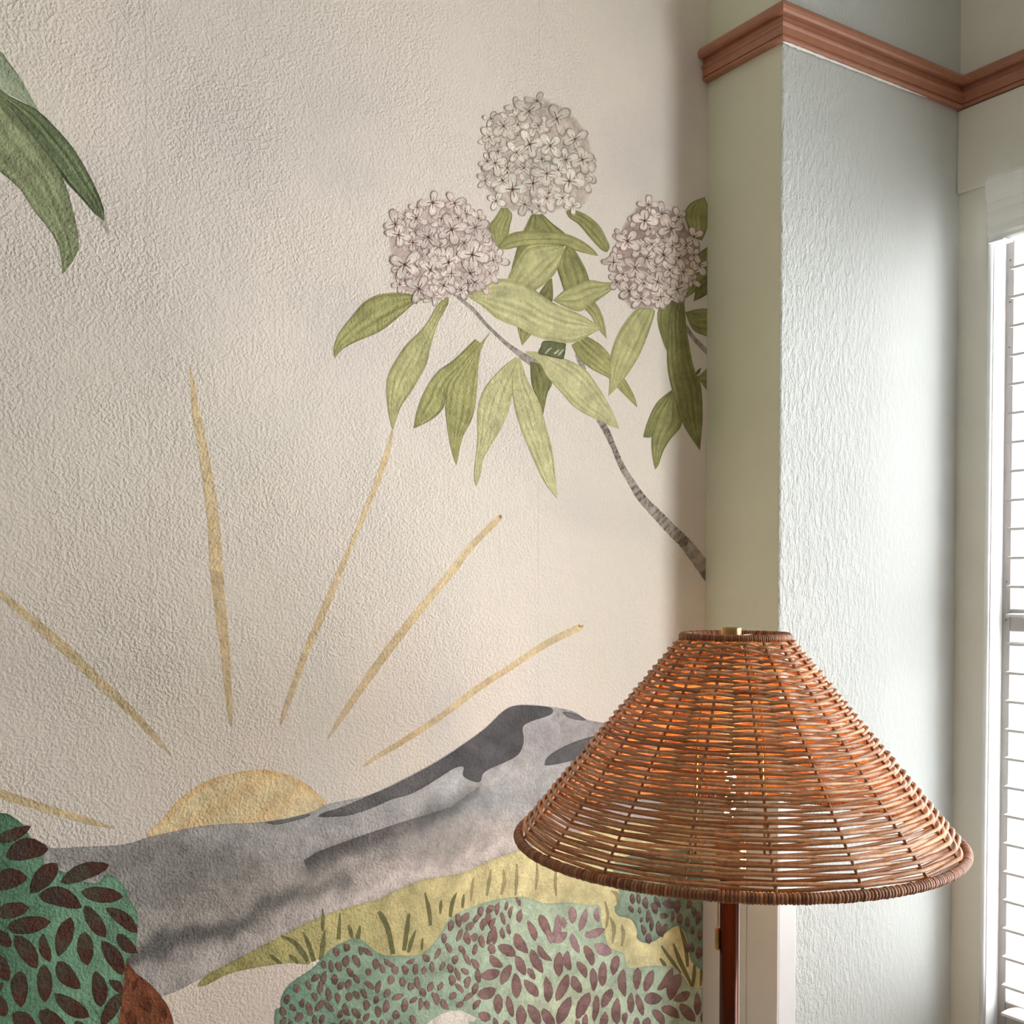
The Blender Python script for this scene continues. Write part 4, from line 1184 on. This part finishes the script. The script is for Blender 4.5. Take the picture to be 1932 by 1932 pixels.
def flower(outline, centers, layer, light, mid, dark, back, rad):
    def headcol(p, d):
        c = np.tile(lin(back), (len(p), 1))
        a = np.clip(d / 16, 0.0, 0.95)
        m = (0.5 + 0.5 * np.sin(p[:, 0] * 0.25 + 2 * np.sin(p[:, 1] * 0.21)))[:, None]
        return np.hstack([c * (0.9 + 0.18 * m), a[:, None]])
    head = patch('painted_flower_head', outline, 7, headcol, layer, n=4)
    hp_ = smooth_poly(outline, 4)
    lo, hi = hp_.min(0), hp_.max(0)
    fill = []
    while len(fill) < 26:
        q = rng.uniform(lo, hi)
        if inside(q[None], hp_)[0] and bdist(q[None], hp_)[0] > 6 and all(np.hypot(q[0] - a[0], q[1] - a[1]) > 13 for a in fill):
            fill.append((q[0], q[1], rng.uniform(0.6, 0.8)))
    for i, (x, y, s) in enumerate(fill + list(centers)):
        k = rng.uniform(0.93, 1.05)
        floret(x, y, rad * s * rng.uniform(0.9, 1.1), rng.uniform(0, 1.57), head, 0, layer + 0.3 + 0.07 * i, rng.uniform(0.75, 1.0), tuple(np.array(light) * k), tuple(np.array(mid) * rng.uniform(0.9, 1.06)), tuple(np.array(dark) * rng.uniform(0.85, 1.1)))

zc = lambda x, y: (860 + x / 6.44, 150 + y / 6.44)
zb_ = lambda x, y: (600 + x / 4.83, 330 + y / 4.83)
zf = lambda x, y: (1080 + x / 3.511, 350 + y / 3.511)
H2 = [(400, 700, .8), (350, 1230, .7), (480, 1480, .7), (560, 1230, .8), (1100, 1450, .85), (830, 1520, .8), (1290, 1440, .8), (1550, 1250, .75), (660, 640, .7), (1330, 980, .9), (1040, 970, .8), (620, 1080, .8), (720, 340, .7), (420, 480, .6), (820, 1080, .8), (1000, 560, .8), (1000, 1540, .6), (1240, 1100, .7),
      (575, 570, 1), (880, 390, 1.05), (1220, 480, 1.05), (1440, 730, 1), (890, 790, 1), (730, 890, .9), (1140, 810, .95), (1530, 980, 1), (470, 1020, 1), (930, 1270, 1.05), (680, 1340, 1), (1100, 1150, .9), (1370, 1240, 1)]
H1 = [(740, 1000, .7), (1050, 1100, .7), (1590, 780, .7), (1300, 1050, .8), (700, 450, .9), (1560, 900, .7), (1480, 620, .8), (1330, 620, .8), (860, 620, .8), (1100, 660, .8), (1120, 400, .7), (900, 300, .6), (1350, 360, .7), (1140, 1010, .8), (1500, 560, .7), (1080, 760, .7), (940, 740, .7), (1500, 1000, .7),
      (1040, 255, .9), (1240, 260, .9), (890, 400, .95), (730, 550, 1), (1000, 570, .95), (1215, 500, 1), (1430, 480, 1), (785, 820, 1.1), (1020, 870, 1), (1185, 800, 1.05), (1400, 730, 1.05), (915, 1040, 1.05), (1210, 900, .8), (1380, 900, .9), (1420, 980, .8)]
H3 = [(750, 400, .8), (840, 530, .7), (580, 740, .8), (650, 740, .8), (290, 640, .7), (800, 340, .7), (500, 130, .7), (590, 190, .8), (490, 480, .8), (640, 560, .8), (520, 390, .8), (440, 420, .8), (790, 630, .7), (320, 330, .6), (660, 400, .8), (700, 210, .7), (330, 590, .7), (470, 650, .8), (700, 480, .8), (800, 460, .7), (550, 540, .7),
      (475, 235, 1.05), (650, 290, 1.05), (360, 370, 1), (270, 510, .95), (410, 545, 1), (600, 460, .9), (730, 575, 1), (560, 640, 1), (370, 700, .9), (450, 750, .9), (690, 690, .9)]
flower([(735, 430), (755, 402), (790, 382), (830, 374), (870, 380), (905, 405), (922, 430), (936, 470), (944, 505), (930, 535), (895, 548), (860, 556), (820, 570), (790, 560), (752, 548), (738, 520), (735, 490), (733, 455)],
       [(*zb_(x, y), s) for x, y, s in H1], 2.1, (228, 210, 202), (206, 180, 172), (146, 110, 102), (216, 192, 184), 25)
flower([(905, 340), (915, 290), (912, 250), (940, 215), (975, 195), (1010, 182), (1050, 195), (1080, 215), (1105, 250), (1120, 300), (1115, 350), (1105, 385), (1060, 395), (1010, 402), (960, 398), (930, 375)],
       [(*zc(x, y), s) for x, y, s in H2], 2.1, (230, 216, 204), (208, 190, 178), (158, 130, 118), (212, 194, 184), 26)
flower([(1150, 475), (1160, 460), (1172, 430), (1195, 395), (1215, 380), (1240, 388), (1275, 400), (1300, 430), (1320, 455), (1322, 500), (1310, 530), (1285, 552), (1260, 575), (1220, 585), (1185, 580), (1165, 545), (1155, 510)],
       [(*zf(x, y), s) for x, y, s in H3], 2.1, (228, 210, 200), (186, 160, 152), (140, 108, 102), (182, 156, 148), 24)
